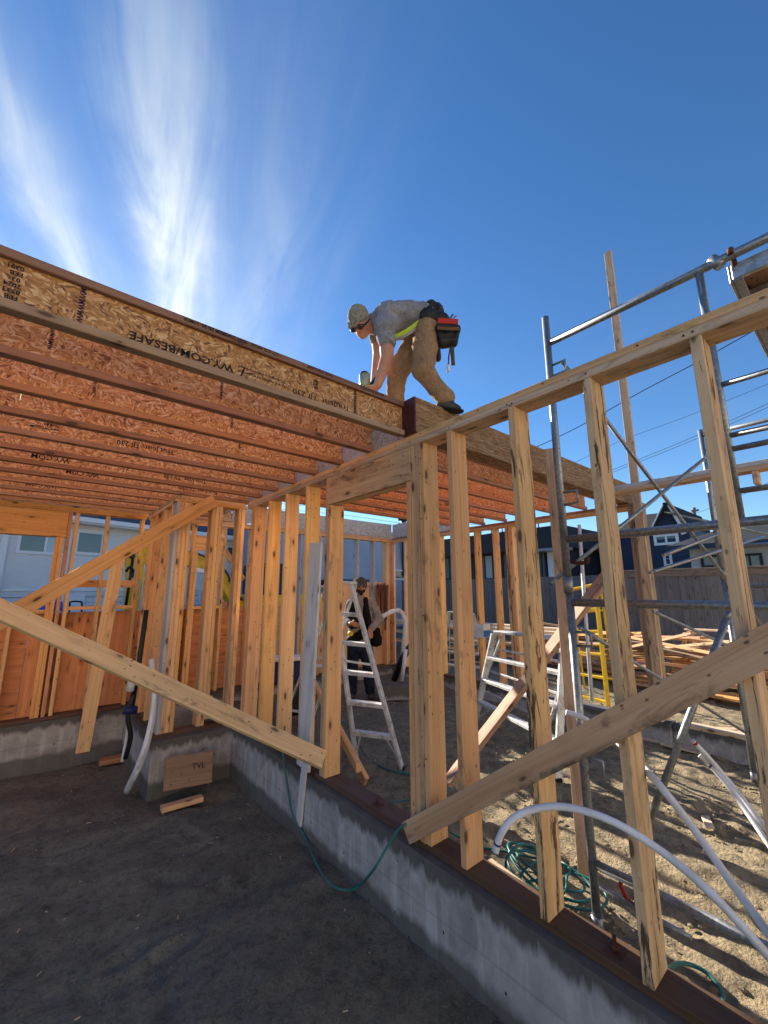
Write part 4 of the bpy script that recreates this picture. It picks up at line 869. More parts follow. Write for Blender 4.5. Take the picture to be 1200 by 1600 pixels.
GAR = stucco('grey_white_garage_wall', (.42, .46, .48)); WPAN = plain('white_wall_panel', (.62, .68, .76), .6, bump=0)
def glass():
    s = NB('window_glass', rough=.06, spec=.8); s.col(s.mix(s.noise(s.coord((1, 1, 1)), 1.5, 3), (.05, .07, .085), (.12, .16, .18))); return s.m
GLASS = glass(); CURT = plain('window_with_curtain', (.38, .46, .50), .12, var=.1, bump=0, spec=.8)
class Wall:
    """a vertical wall plane of a house; u runs along it, v out of it towards the viewer, z up"""
    def __init__(s, p, az, parent): s.p = Vector((p[0], p[1], 0)); s.u = Vector((math.sin(az), math.cos(az), 0)); s.n = s.u.cross(UP) ; s.par = parent; s.az = az
    def uz(s, px, py):
        d = RGT * ((px - 600) / FOC) + UPC * ((800 - py) / FOC) + FWD; t = (s.p - CAM).dot(s.n) / d.dot(s.n); q = CAM + d * t; return (q - s.p).dot(s.u), q.z
    def pt(s, u, z, v=0): return s.p + s.u * u + s.n * v + UP * z
    def blk(s, name, u0, u1, z0, z1, v0, v1, mat, parent=None):
        a = s.pt(u0, (z0 + z1) / 2, (v0 + v1) / 2); b = s.pt(u1, (z0 + z1) / 2, (v0 + v1) / 2)
        return board(name, a, b, z1 - z0, v1 - v0, s.n, mat, parent or s.par, bev=0)
    def window(s, u0, u1, z0, z1, fr=.07, mull=(), mat=None, gl=None, name='window'):
        w_ = s.blk(name, u0, u1, z0, z0 + fr, .001, .05, mat or TRIM)
        for a, b, c, d in ((u0, u1, z1 - fr, z1), (u0, u0 + fr, z0 + fr, z1 - fr), (u1 - fr, u1, z0 + fr, z1 - fr)): s.blk('frame', a, b, c, d, .001, .05, mat or TRIM, w_)
        for mu in mull: s.blk('mullion', mu - fr * .35, mu + fr * .35, z0 + fr, z1 - fr, .004, .045, mat or TRIM, w_)
        e = [u0 + fr] + list(mull) + [u1 - fr]
        for i, (a, b) in enumerate(zip(e, e[1:])): s.blk('pane', a + .01, b - .01, z0 + fr, z1 - fr, .003, .012, (gl or [GLASS] * 9)[i], w_)
        return w_
def poly(name, vs_, mat, parent, thick=.12, uvs=1.0):
    """roof plane with a little thickness; uv in metres along the first edge"""
    vs_ = [Vector(v) for v in vs_]; n = (vs_[1] - vs_[0]).cross(vs_[2] - vs_[0]).normalized()
    if n.z < 0: n = -n
    bm = bmesh.new(); c = vs_[0]; top = [bm.verts.new(v - c) for v in vs_]; bot = [bm.verts.new(v - c - n * thick) for v in vs_]
    bm.faces.new(top); bm.faces.new(bot[::-1])
    for i in range(len(top)): bm.faces.new((top[i], bot[i], bot[(i + 1) % len(top)], top[(i + 1) % len(top)]))
    bmesh.ops.recalc_face_normals(bm, faces=bm.faces[:]); uv = bm.loops.layers.uv.new('UVMap'); e = (vs_[1] - vs_[0]).normalized(); f = n.cross(e)
    for fc in bm.faces:
        for lp in fc.loops: lp[uv].uv = (lp.vert.co.dot(e) * uvs, lp.vert.co.dot(f) * uvs)
    return put(name, from_bm(bm), mat, parent, Matrix.Translation(c))
# pale stucco house at the left
p0 = at(135, 850, D=14.0)
hl = thing('house', 'pale stucco house with white framed windows behind the rear wall opening', 'house', (p0.x, p0.y, .1))
W1 = Wall(p0, R(73.3), hl)
ul, _ = W1.uz(-260, 850); ur, _ = W1.uz(405, 850)
_, ze = W1.uz(150, 822); _, zb_ = W1.uz(60, 923)
W1.blk('wall', ul, ur, zb_, ze + .02, -.3, 0, ST_L); 
nb = 9
for i in range(nb): W1.blk('siding_board', ul, ur, .1 + (zb_ - .1) * i / nb, .1 + (zb_ - .1) * (i + 1) / nb - .02, -.3, .02 - .004 * (i % 2), SIDE)
W1.blk('belly_band', ul, ur, zb_ - .015, zb_ + .03, -.3, .05, TRIM)
a, z1 = W1.uz(30, 820); b, z0 = W1.uz(106, 869); mu, _ = W1.uz(71, 850); W1.window(a, b, z0, z1, .09, (mu,), gl=[GLASS, CURT])
a, z1 = W1.uz(118.5, 827); b, z0 = W1.uz(160, 869); W1.window(a, b, z0, z1, .10)
a, z1 = W1.uz(353, 852); b, z0 = W1.uz(377, 876); W1.window(a, b, z0, z1, .08)
a, z1 = W1.uz(289, 922); b, z0 = W1.uz(312, 945); W1.window(a, b, z0, z1, .08)
a, z1 = W1.uz(134, 942); b, z0 = W1.uz(158, 956); W1.window(a, b, z0, z1, .07)
a, z1 = W1.uz(222, 826); b, z0 = W1.uz(250, 868); W1.window(a, b, z0, z1, .10)
a, _ = W1.uz(-2, 860); W1.blk('downspout', a, a + .14, .2, ze, .02, .13, TRIM)
a, z1 = W1.uz(90, 930); b, _ = W1.uz(132, 930); W1.blk('white_panel', a, b, .2, z1, .03, .07, TRIM)
W1.blk('soffit', ul - .4, ur + .4, ze - .03, ze + .01, -.3, .55, TRIM); W1.blk('gutter', ul - .4, ur + .4, ze + .02, ze + .17, .50, .62, TRIM)
Dh = 9.6; shade_ridge_z = ze + 4.7  # hidden ridge invented this high so the roof shades the left soil
A = W1.pt(ul - .4, ze + .12, .55); B = W1.pt(ur + .4, ze + .12, .55); Cc = W1.pt(ur + .4, ze + .12, -Dh - .55); Dd = W1.pt(ul - .4, ze + .12, -Dh - .55)
E1 = W1.pt(ul + 1, shade_ridge_z, -Dh / 2); E2 = W1.pt(ur - 3.5, shade_ridge_z, -Dh / 2)
poly('roof', (A, B, E2, E1), SH_L, hl); poly('roof', (Dd, Cc, E2, E1), SH_L, hl); poly('roof', (B, Cc, E2), SH_L, hl); poly('roof', (A, Dd, E1), SH_L, hl)
W1.blk('rear_wall', ul, ur, .1, ze, -Dh - .2, -Dh, ST_L); W1.blk('side_wall', ur - .2, ur, .1, ze, -Dh + .001, -.301, ST_L); W1.blk('side_wall', ul, ul + .2, .1, ze, -Dh + .001, -.301, ST_L)
# blue-grey house behind the joisted room
hb = thing('house', 'plain blue-grey stucco house wall filling the far openings behind the bearded worker', 'house', (9, 16, .1))
W2 = Wall((11, 15), R(92), hb)
u0_, _ = W2.uz(418, 860); u1_, _ = W2.uz(655, 860)
W2.blk('wall', u0_, u1_, .1, 4.55, -7, 0, ST_B); W2.blk('parapet_cap', u0_ - .05, u1_ + .05, 4.552, 4.64, -7.1, .1, TRIM)
a, z1 = W2.uz(500, 906); b, z0 = W2.uz(556, 917); W2.blk('awning', a, b, z0, z1, .001, 1.3, NAVYS)
a, z1 = W2.uz(612, 890); b, z0 = W2.uz(636, 906); W2.window(a, b, z0, z1, .06)
# dark modern house
hd = thing('house', 'dark modern house with a white wall panel and roof railing beyond the fence', 'house', (20, 14, .1))
W3 = Wall((19.5, 14), R(180), hd)
def rect(Wl, x0, y0, x1, y1): a, z1 = Wl.uz(x0, y0); b, z0 = Wl.uz(x1, y1); return a, b, z0, z1
a, b, z0, z1 = rect(W3, 668, 846, 884, 905); zt_ = z1
W3.blk('wall', a, b, .1, z1, -6, 0, CHAR)
a, b, z0, z1 = rect(W3, 856, 856, 884, 910); W3.blk('white_panel', a, b, 1.0, z1, .001, .12, WPAN)
a, b, z0, z1 = rect(W3, 832, 834, 886, 848); W3.blk('eave', a - 6.5, b + .3, z0 - .25, z1 - .25, -6, .9, CHAR)
W3.blk('eave_trim', a, b + .35, z0 - .40, z0 - .27, .2, .95, GALV)
a, b, z0, z1 = rect(W3, 838, 858, 856, 908); W3.window(a, b, 1.0, z1, .08, ((a + b) / 2,), CHAR)
a, b, z0, z1 = rect(W3, 746, 868, 782, 905); W3.window(a, b, z0, z1, .08, (a + (b - a) * .35, a + (b - a) * .7), CHAR, [GLASS, CURT, GLASS])
a, b, z0, z1 = rect(W3, 784, 862, 826, 905); W3.window(a, b, z0, z1, .08, ((a + b) / 2,), CHAR, [GLASS, CURT])
a, b, z0, z1 = rect(W3, 690, 868, 716, 905); W3.window(a, b, z0, z1, .08, ((a + b) / 2,), CHAR)
a, b, _, zr_ = rect(W3, 836, 815, 884, 820)
W3.blk('railing', a - 3, b, zr_ - .04, zr_, .6, .64, CHAR)
for i in range(8): W3.blk('baluster', a - 3 + i * .7, a - 2.96 + i * .7, z1, zr_ - .041, .6, .64, CHAR)
A1 = W3.pt(*W3.uz(752, 838)); 
a, b, z0, z1 = rect(W3, 752, 840, 836, 862)
poly('roof', (W3.pt(a - 3.5, z0 + .3, -2), W3.pt(b + 1, z0 + .3, -2), W3.pt(b - 1, z1 + 1.0, -6), W3.pt(a - 1.5, z1 + 1.0, -6)), SH_D, hd)
W3.blk('dormer', a + .2, a + 1.1, z0 + .2, z0 + 1.0, -2.0, -1.0, TRIM)
# navy gable house
hn = thing('house', 'navy house with a grey shingled gable roof seen through the scaffold', 'house', (22, 6, .1))
W4 = Wall((23, 6), R(180), hn)
a, b, z0, z1 = rect(W4, 1003, 832, 1086, 890); W4.blk('wall', a, b, .1, z1, -8, 0, NAVYS)
for i in range(9):
    W4.blk('siding_board', a, b, 1.4 + i * .32, 1.4 + i * .32 + .29, .001, .02 + .004 * (i % 2), NAVYS)
u0_, zap = W4.uz(1042, 786); ul_, zel = W4.uz(1024, 830); ur_, zer = W4.uz(1064, 832)
prism('gable_wall', [W4.pt(ul_, zel, .05), W4.pt(ur_, zer, .05), W4.pt(u0_, zap - .1, .05)], W4.n, -.3, NAVYS, hn)
board('barge_board', W4.pt(ul_ - .15, zel - .1, .15), W4.pt(u0_, zap, .15), .2, .06, W4.n, TRIM, hn); board('barge_board', W4.pt(ur_ + .15, zer - .1, .15), W4.pt(u0_, zap, .15), .2, .06, W4.n, TRIM, hn)
uL, zL = W4.uz(1000, 790)
poly('roof', (W4.pt(ul_ - .1, zel, .3), W4.pt(u0_, zap, .3), W4.pt(u0_ - .1, zap, -6), W4.pt(ul_ - .1, zel, -6)), SH_D, hn); poly('roof', (W4.pt(u0_, zap, .3), W4.pt(ur_ + .1, zer, .3), W4.pt(ur_ + .1, zer, -6), W4.pt(u0_, zap, -6)), SH_D, hn)
uA, zA = W4.uz(935, 832); uB, zB = W4.uz(960, 792)
poly('roof', (W4.pt(uA, zel, .2), W4.pt(ul_ - .1, zel, .2), W4.pt(u0_, zap - .03, -2.5), W4.pt(uA + 1, zap - .03, -2.5)), SH_D, hn)
a2, _ = W4.uz(936, 850); W4.blk('wing_wall', a2, a - .01, .1, zel - .05, -6, -.1, NAVYS)
a, b, z0, z1 = rect(W4, 1021, 836, 1062, 850); W4.window(a, b, z0, z1, .12, ((a + b) / 2,)); 
a, b, z0, z1 = rect(W4, 914, 842, 930, 858); W4.window(a + .9, b + .9, z0, z1, .1)
a, b, z0, z1 = rect(W4, 1036, 866, 1052, 884); W4.window(a, b, z0, z1, .1, gl=[CURT])
# garage
hg = thing('garage', 'grey-white garage with a dark low roof behind the fence at the right', 'garage', (20, 3, .1))
W5 = Wall((18.5, 3), R(180), hg)
a, b, z0, z1 = rect(W5, 1076, 853, 1230, 890); W5.blk('wall', a, b + 2, .1, z1 + .05, -6, 0, GAR)
poly('roof', (W5.pt(a - .6, z1, .5), W5.pt(b + 3, z1, .5), W5.pt(b + 3, z1 + .85, -3), W5.pt(a + .4, z1 + .85, -3)), SH_D, hg)
W5.blk('fascia', a - .6, b + 3, z1 - .16, z1 - .02, .44, .5, NAVYS)
a, b, z0, z1 = rect(W5, 1094, 868, 1131, 886); W5.window(a, b, z0, z1, .08, mat=CHAR)
a, b, z0, z1 = rect(W5, 1150, 866, 1195, 890); W5.window(a, b, z0, z1, .08, ((a + b) / 2,), mat=CHAR)
up_ = thing('utility_pole', 'small far utility pole rising over the garage roof', 'pole', at(1087, 850, D=40))
tube('pole', [at(1088, 860, D=40), at(1086, 825, D=40), at(1084, 793, D=40)], .16, W_FENCE, up_, seg=8); board('crossarm', at(1079, 799, D=40), at(1091, 797, D=40), .2, .2, UP, W_FENCE, up_)
up_ = thing('utility_pole', 'dark utility pole head with crossarms in the gap under the far joists', 'pole', at(628, 850, D=20))
tube('pole', [at(633, 900, D=20), at(632, 850, D=20), at(630, 806, D=20)], .13, CHAR, up_, seg=8)
for yy_ in (812, 819, 826): board('crossarm', at(622, yy_, D=20), at(650, yy_ + 2, D=20), .09, .09, UP, CHAR, up_)
# overhead lines
def line(label, seq, r=.014): 
    tag(tube('power_line', [at(a, b, D=d) for a, b, d in seq], r, BLACKP, sub=5, seg=5), label, 'cable')
line('thickest overhead cable, passing behind the tall board and the near studs', [(780, 722, 25), (850, 693, 24), (915, 661, 23), (1000, 613, 21), (1100, 560, 19), (1260, 470, 17)], .022)
line('second overhead cable, crossing below the thickest one', [(860, 742, 26), (960, 693, 24), (1080, 648, 22), (1230, 588, 20)], .010)
line('third overhead cable, upper one of the close pair', [(850, 775, 26), (965, 731, 24), (1092, 679, 22), (1230, 617, 20)], .012)
line('fourth overhead cable, lower one of the close pair', [(850, 779, 26), (965, 735, 24), (1092, 684, 22), (1230, 623, 20)], .012)
line('low overhead cable at the right edge of the picture', [(1060, 812, 26), (1140, 782, 24), (1240, 735, 22)], .010)
for k, (a, b) in enumerate(((786, 812), (795, 820), (803, 824))):
    line('thin cable under the far joists, %s of three' % ('upper', 'middle', 'lower')[k], [(430, a, 19), (540, a + (b - a) * .4, 19), (650, b, 19), (830, b + 14, 22)], .008)

# ------------------------------------------------------------------ excavator behind the rear wall
ex = thing('excavator', 'yellow excavator whose arm shows through the rear window openings', 'excavator', (3.2, 10.4, .18))
EY = plain('excavator_yellow', (.85, .50, .015), .45, var=.12, dirt=(.16, .10, .04), dfac=.35)
def epoly(name, pts, y, dep, mat): return prism(name, [at(a, b, Y=y) for a, b in pts], (0, 1, 0), dep, mat, ex, bev=.01)
epoly('boom', [(208, 852), (250, 852), (300, 862), (340, 874), (352, 888), (392, 962), (372, 962), (340, 905), (330, 893), (296, 884), (245, 876), (206, 888)], 10.4, .42, EY)
epoly('stick', [(198, 853), (226, 846), (224, 905), (214, 965), (194, 965), (199, 905)], 10.25, .34, EY)
epoly('boom_plate', [(296, 884), (322, 890), (322, 896), (296, 892)], 10.35, .1, TRIM)
tube('hydraulic_cylinder', [at(209, 862, Y=10.1), at(203, 905, Y=10.1), at(196, 950, Y=10.1)], .03, BLACKP, ex); tube('hydraulic_rod', [at(216, 905, Y=10.1), at(212, 930, Y=10.1), at(207, 955, Y=10.1)], .04, ALU, ex)
tube('hydraulic_hose', [at(346, 885, Y=10.3), at(356, 898, Y=10.25), at(364, 918, Y=10.25), at(378, 938, Y=10.3)], .025, BLACKP, ex, sub=5)
tube('hydraulic_hose', [at(296, 862, Y=10.2), at(316, 868, Y=10.15), at(338, 880, Y=10.2)], .022, BLACKP, ex, sub=5)
tube('hydraulic_hose', [at(197, 893, Y=10.0), at(203, 886, Y=9.95), at(209, 894, Y=10.0), at(206, 902, Y=10.0)], .028, BLACKP, ex, sub=5)
epoly('work_lamp', [(200, 868), (206, 864), (213, 869), (206, 873)], 10.0, .15, BLACKP)
epoly('hose_clip', [(357, 906), (361, 904), (362, 908), (358, 910)], 10.2, .06, BLACKP)
bx_ = at(396, 1000, Y=10.5)
abox('body', bx_.x - .3, bx_.x + 2.4, 9.9, 12.0, 1.0, 1.75, EY, ex, bev=.05); abox('cab', bx_.x - .2, bx_.x + 1.0, 9.95, 11.0, 1.755, 2.55, BLACKP, ex, bev=.05)
abox('counterweight', bx_.x + 2.42, bx_.x + 2.9, 9.95, 11.9, 1.0, 1.7, BLACKP, ex, bev=.05)
for y in (9.75, 11.75): abox('track', bx_.x - .5, bx_.x + 2.8, y, y + .45, .18, .85, BLACKP, ex, bev=.15)
bk_ = thing('blue_bin', 'bright blue bin with a white rim beyond the left window opening', 'bin', at(70, 960, D=9.5))
BL = plain('bin_blue', (.005, .10, .60), .5, var=.05)
q = at(62, 953, D=9.5); prism('bin_body', [at(40, 957, D=9.5), at(83, 957, D=9.3), at(83, 941, D=9.3), at(70, 939, D=9.4), at(44, 950, D=9.5)], (.3, 1, 0), .7, BL, bk_, bev=.01); board('rim', at(40, 959, D=9.45), at(84, 959, D=9.25), .05, .05, UP, TRIM, bk_)
tag(tube('tubular_guard', [at(108, 962, D=9.8), at(109, 944, D=9.8), at(112, 940, D=9.8), at(124, 940, D=9.8), at(128, 943, D=9.8), at(127, 962, D=9.8)], .02, BLACKP, sub=3, seg=8), 'black bent tube guard standing behind the rear sill', 'guard')
lone('sill_offcut', at(345, 944, Y=6.36), at(353, 944, Y=6.36), .09, .08, UP, W_FLANGE, 'left of two dark offcuts on the small window sill', 'offcut'); lone('sill_offcut', at(357, 943, Y=6.36), at(368, 944, Y=6.36), .09, .07, UP, W_FLANGE, 'right of two dark offcuts on the small window sill', 'offcut')
# ------------------------------------------------------------------ tools and clutter in the right room
tt = thing('tool_tote', 'navy tool tote with a white lid on the ground behind the left studs', 'tote', at(452, 1075, D=5.4))
q = at(452, 1048, D=5.4); board('tote_body', q + Vector((-.22, .1, 0)), q + Vector((.22, -.1, 0)), .3, .28, UP, NAVY, tt, bev=.02); board('lid', q + Vector((-.23, .1, .16)), q + Vector((.23, -.1, .16)), .32, .04, UP, WHITE, tt, bev=.01)
tb_ = thing('tool_bag', 'black tool bag slumped behind the studs beneath the tote', 'bag', at(460, 1110, D=4.9)); q = at(458, 1095, D=4.9)
board('bag_body', q + Vector((-.16, .05, 0)), q + Vector((.16, -.05, 0)), .24, .30, UP, BLACKP, tb_, bev=.05); tube('bag_handle', [q + Vector((-.1, 0, .14)), q + Vector((-.05, 0, .22)), q + Vector((.05, 0, .22)), q + Vector((.1, 0, .14))], .012, BLACKP, tb_, sub=4)
st_ = thing('steel_straps', 'bundle of rusty brown steel straps hanging on the far sheathing', 'straps', at(597, 950, Y=6.2))
for i in range(11):
    x0_ = 588 + i * 1.9; a = at(x0_, 912 + random.uniform(-2, 3), Y=6.24); b = at(x0_ + random.uniform(-2, 2), 970 + random.uniform(-10, 16), Y=6.20 + random.uniform(-.03, .03))
    board('strap', a, b, .025, .004, (random.gauss(0, .5), -1, 0), RUST, st_, bev=0)
rg = thing('pink_rag', 'pinkish rag hanging from the far rail beside the white board', 'rag', at(508, 930, Y=6.1))
tube('rag_cloth', [at(506, 914, Y=6.15), at(509, 922, Y=6.12), at(506, 932, Y=6.14), at(510, 945, Y=6.12), at(508, 950, Y=6.14)], .05, plain('pink_cloth', (.55, .42, .46), .9), rg, sub=4, taper=.03)

# ------------------------------------------------------------------ people
def ell_pts(c, r, ax, n=14):
    out = []
    for i in range(n // 2 + 1):
        th = math.pi * i / (n // 2)
        for k in range(n):
            ph = 2 * math.pi * k / n; out.append(Vector(c) + ax[0] * (r[0] * math.sin(th) * math.cos(ph)) + ax[1] * (r[1] * math.sin(th) * math.sin(ph)) + ax[2] * (r[2] * math.cos(th)))
    return out
AX = (RGT.copy(), fwd0.copy(), UP.copy())
def organic(name, parts, vox, mat, parent, smooth=4, wrinkle=0.0, wf=9.0, ax=AX):
    """hulls of pairs of ellipsoids fused into one continuous skin"""
    bm = bmesh.new()
    for p in parts:
        pts = []
        for c, r in p:
            r = (r, r, r) if isinstance(r, (int, float)) else r; pts += ell_pts(c, r, ax)
        vs = [bm.verts.new(q) for q in pts]; bmesh.ops.convex_hull(bm, input=vs, use_existing_faces=False)
    lone_v = [v for v in bm.verts if not v.link_faces]; bmesh.ops.delete(bm, geom=lone_v, context='VERTS')
    me = from_bm(bm); o = bpy.data.objects.new('tmp', me); COL.objects.link(o)
    md = o.modifiers.new('r', 'REMESH'); md.mode = 'VOXEL'; md.voxel_size = vox
    if smooth: s = o.modifiers.new('s', 'SMOOTH'); s.factor = .5; s.iterations = smooth
    dg = bpy.context.evaluated_depsgraph_get(); m2 = bpy.data.meshes.new_from_object(o.evaluated_get(dg)); bpy.data.objects.remove(o)
    if wrinkle:
        m2.update(); nr = [v.normal.copy() for v in m2.vertices]
        for v, nn_ in zip(m2.vertices, nr):
            q = v.co * wf; d = mnoise.noise(q) + .5 * mnoise.noise(q * 2.3 + Vector((3, 1, 7))); rdg = 1 - abs(mnoise.noise(Vector((q.x * 1.3 + q.z * .9, q.y * 1.3 - q.z * .6, q.z * 1.5 + q.x * .5)) + Vector((9, 4, 2)) + Vector((1, .5, .3)) * mnoise.noise(q * .9))) * 2.6
            v.co += nn_ * wrinkle * (d * .7 + rdg * .6)
    for p in m2.polygons: p.use_smooth = True
    m2.materials.clear(); return put(name, m2, mat, parent)
def skinmat(name, c):
    s = NB(name, rough=.5, spec=.35); n = s.noise(s.coord(rnd=False), 14, 5, .6); s.col(s.mix(s.ramp(n, [(.35, 0.0), (.7, 1.0)]), c, (c[0] * .85, c[1] * .68, c[2] * .6))); s.b.inputs['Subsurface Weight'].default_value = .15; s.b.inputs['Subsurface Scale'].default_value = .01
    return s.m
def cloth(name, c, blot=None, bf=.0, sc=8, rough=.9):
    s = NB(name, rough=rough, spec=.1); n = s.noise(s.coord(rnd=False), sc, 6, .65); f = s.noise(s.coord((1, 1, 1), rnd=False), 220, 2)
    cc = s.mix(s.ramp(n, [(.35, 0.0), (.7, 1.0)]), c, rgbmul(c, .74))
    if blot: cc = s.mix(s.mm('MULTIPLY', s.ramp(s.noise(s.coord(rnd=False), sc * 2.2, 7, .75), [(.55, 0.0), (.62, 1.0)]), bf), cc, blot)
    cr = s.noise(s.coord((1, 1, .55), rot=(.3, .4, .2), rnd=False), 13, 3, .5, 2.5); cr = s.ramp(cr, [(.40, 0.0), (.52, 1.0), (.60, .35)])
    s.col(s.mix(s.mm('MULTIPLY', cr, .0), cc, c)).bump(s.mm('ADD', s.mm('MULTIPLY_ADD', cr, 1.6, n), s.mm('MULTIPLY', f, .3)), .6, .012); return s.m
SK1 = skinmat('fair_skin', (.55, .30, .20)); SK2 = skinmat('tan_skin', (.42, .24, .15))
TEE = cloth('grey_tee', (.33, .33, .35), sc=4); PANTS = cloth('tan_work_trousers', (.42, .26, .14), (.17, .10, .06), .3, 9); CAPM = cloth('khaki_cap', (.36, .34, .26), (.15, .16, .10), .5, 30); JEANS = cloth('dark_jeans', (.022, .032, .055), (.05, .06, .09), .5); LONGT = cloth('grey_longsleeve', (.33, .30, .30)); VEST = cloth('black_tool_vest', (.012, .012, .013), rough=.7)
BOOT = plain('dark_boots', (.05, .04, .032), .7, dirt=(.16, .13, .1), dfac=.4); HIVIS = plain('hi_vis_band', (.45, .62, .03), .6, bump=0, var=.05); LEATH = plain('black_pouch_leather', (.018, .016, .015), .6, dirt=(.10, .07, .045), dfac=.35, sc=14); HAIR = plain('dark_hair', (.025, .016, .010), .8, var=.3, sc=60, bump=.6)
CAPB = cloth('dark_grey_cap', (.09, .09, .085)); ORNG = plain('red_orange_plastic', (.55, .04, .01), .45)
def J(px, py, D): return at(px, py, D=D * .985)
# crouching worker on the joists -------------------------------------------------
w1 = thing('person', 'worker in tan cap and grey shirt bending down on top of the joists', 'person', (2.3, 2.1, 3.2))
neck = J(583, 506, 3.33); chest = J(611, 503, 3.33); belly = J(640, 500, 3.34); pelv = J(668, 509, 3.34)
shN = J(603, 512, 3.17); shF = J(590, 512, 3.48); elN = J(605, 560, 3.14); wrN = J(590, 602, 3.13); elF = J(592, 556, 3.42); wrF = J(585, 600, 3.36)
hpN = J(666, 522, 3.25); hpF = J(655, 528, 3.44); knN = J(660, 578, 3.06); anN = J(697, 627, 3.06); knF = J(620, 583, 3.30); anF = J(622, 643, 3.30)
head = J(564, 506, 3.30)
fing = []
def hand(wr, dirv, side, rs=1.0, curl=.6):
    """palm with four bent fingers of different length and a thumb from its side"""
    dirv = Vector(dirv).normalized(); side = Vector(side).normalized(); nrm = dirv.cross(side).normalized(); P = []
    palm = wr + dirv * .045 * rs
    P.append([(wr, .024 * rs), (palm + side * .018 * rs, .022 * rs)]); P.append([(palm - side * .022 * rs, .019 * rs), (palm + side * .024 * rs, .019 * rs)])
    for i, ln in enumerate((.068, .078, .073, .058)):
        b = palm + dirv * .028 * rs + side * (.030 - .020 * i) * rs; k1 = b + (dirv + nrm * curl * .4).normalized() * ln * .5 * rs; k2 = k1 + (dirv + nrm * curl * 1.6).normalized() * ln * .5 * rs
        P.append([(b, .0095 * rs), (k1, .0088 * rs)]); P.append([(k1, .0088 * rs), (k2, .0075 * rs)])
    b = wr + dirv * .02 * rs + side * .028 * rs; k1 = b + (dirv * .6 + side * .8 + nrm * .3).normalized() * .036 * rs; k2 = k1 + (dirv + side * .2 + nrm * .5).normalized() * .03 * rs
    P.append([(b, .013 * rs), (k1, .0105 * rs)]); P.append([(k1, .0105 * rs), (k2, .009 * rs)]); return P
gun = J(571, 594, 3.28)
body = [[(neck, .058), (J(576, 508, 3.31), .052)], [(neck, .06), (chest, (.13, .17, .12))], [(chest, (.13, .16, .11)), (belly, (.12, .15, .10))], [(belly, (.12, .15, .10)), (pelv, (.12, .16, .11))],
        [(shN, .062), (elN, .052)], [(elN, .054), (wrN, .033)], [(shF, .062), (elF, .050)], [(elF, .052), (wrF, .033)],
        [(hpN, .085), (knN, .058)], [(knN, .056), (anN, .04)], [(hpF, .085), (knF, .058)], [(knF, .056), (anF, .04)]]
hd_c = head
# head: cranium, jaw, nose, brow, ears (faces down-left towards the viewer)
fd = (J(548, 524, 3.16) - head).normalized(); fs = fd.cross(UP).normalized(); fu = fs.cross(fd).normalized()
def headparts(c, fd, fs, fu, k=1.0):
    return [[(c + fu * .02 * k, .088 * k), (c + fd * .025 * k + fu * .0 * k, .080 * k)], [(c + fd * .035 * k, .065 * k), (c + fd * .062 * k - fu * .075 * k, .036 * k)], [(c - fd * .01 * k - fu * .03 * k, .06 * k), (c + fd * .03 * k - fu * .07 * k, .045 * k)],
            [(c + fd * .098 * k + fu * .008 * k, .011 * k), (c + fd * .122 * k - fu * .028 * k, .013 * k)], [(c + fd * .088 * k - fu * .055 * k - fs * .02 * k, .010 * k), (c + fd * .088 * k - fu * .055 * k + fs * .02 * k, .010 * k)],
            [(c + fs * .082 * k - fu * .005 * k - fd * .01 * k, .017 * k), (c + fs * .084 * k - fu * .03 * k - fd * .005 * k, .012 * k)], [(c - fs * .082 * k - fu * .005 * k - fd * .01 * k, .017 * k), (c - fs * .084 * k - fu * .03 * k - fd * .005 * k, .012 * k)]]
body += headparts(head, fd, fs, fu, .92); body += [[(neck, .055), (head - fu * .05, .05)]]
body += hand(wrN, (J(583, 612, 3.15) - wrN), RGT * -.4 + fwd0 * -.6); body += hand(wrF, (J(577, 603, 3.30) - wrF), RGT * .5 - fwd0 * .5)
organic('body', body, .0085, SK1, w1, smooth=3)
organic('shirt', [[(neck + RGT * .02, .075), (chest, (.15, .185, .132))], [(chest, (.15, .18, .130)), (belly, (.15, .17, .122))], [(belly, (.15, .17, .122)), (J(660, 500, 3.34), (.10, .165, .118))],
                  [(J(601, 508, 3.2), .085), (J(605, 533, 3.15), .068)], [(J(590, 508, 3.46), .080), (J(590, 530, 3.44), .065)], [(chest, .12), (shN, .085)], [(chest, .12), (shF, .082)]], .009, TEE, w1, smooth=4, wrinkle=.013, wf=7)
organic('trousers', [[(J(662, 507, 3.34), (.10, .17, .12)), (J(676, 514, 3.34), (.08, .165, .12))], [(J(667, 518, 3.24), .112), (knN + RGT * .004, .078)], [(knN, .079), (J(678, 603, 3.06), .064)], [(J(678, 603, 3.06), .064), (J(696, 622, 3.05), .068)],
                     [(hpF, .112), (knF, .082)], [(knF, .084), (J(618, 615, 3.30), .070)], [(J(618, 615, 3.30), .07), (J(620, 640, 3.30), .068)], [(hpN, .10), (hpF, .10)]], .009, PANTS, w1, smooth=3, wrinkle=.011, wf=5.5)
sN = J(700, 635, 3.06); 
organic('boot_sole', [[(J(716, 643, 3.03), (.045, .045, .012)), (J(688, 638, 3.04), (.045, .045, .012))]], .007, BLACKP, w1, smooth=1)
organic('boot', [[(J(698, 628, 3.05), .048), (J(702, 635, 3.05), .045)], [(J(706, 638, 3.04), (.04, .042, .03)), (J(690, 634, 3.05), (.045, .045, .030))], [(J(714, 640, 3.04), (.035, .042, .032)), (J(702, 634, 3.04), .04)]], .009, BOOT, w1, smooth=2)
organic('boot', [[(anF, .05), (J(622, 652, 3.30), .045)], [(J(624, 656, 3.30), .042), (J(606, 655, 3.26), .036)]], .009, BOOT, w1, smooth=2)
cp = organic('cap', [[(head + fu * .062 - fd * .022, .084), (head + fu * .044 - fd * .004, .090)]], .009, CAPM, w1, smooth=2)
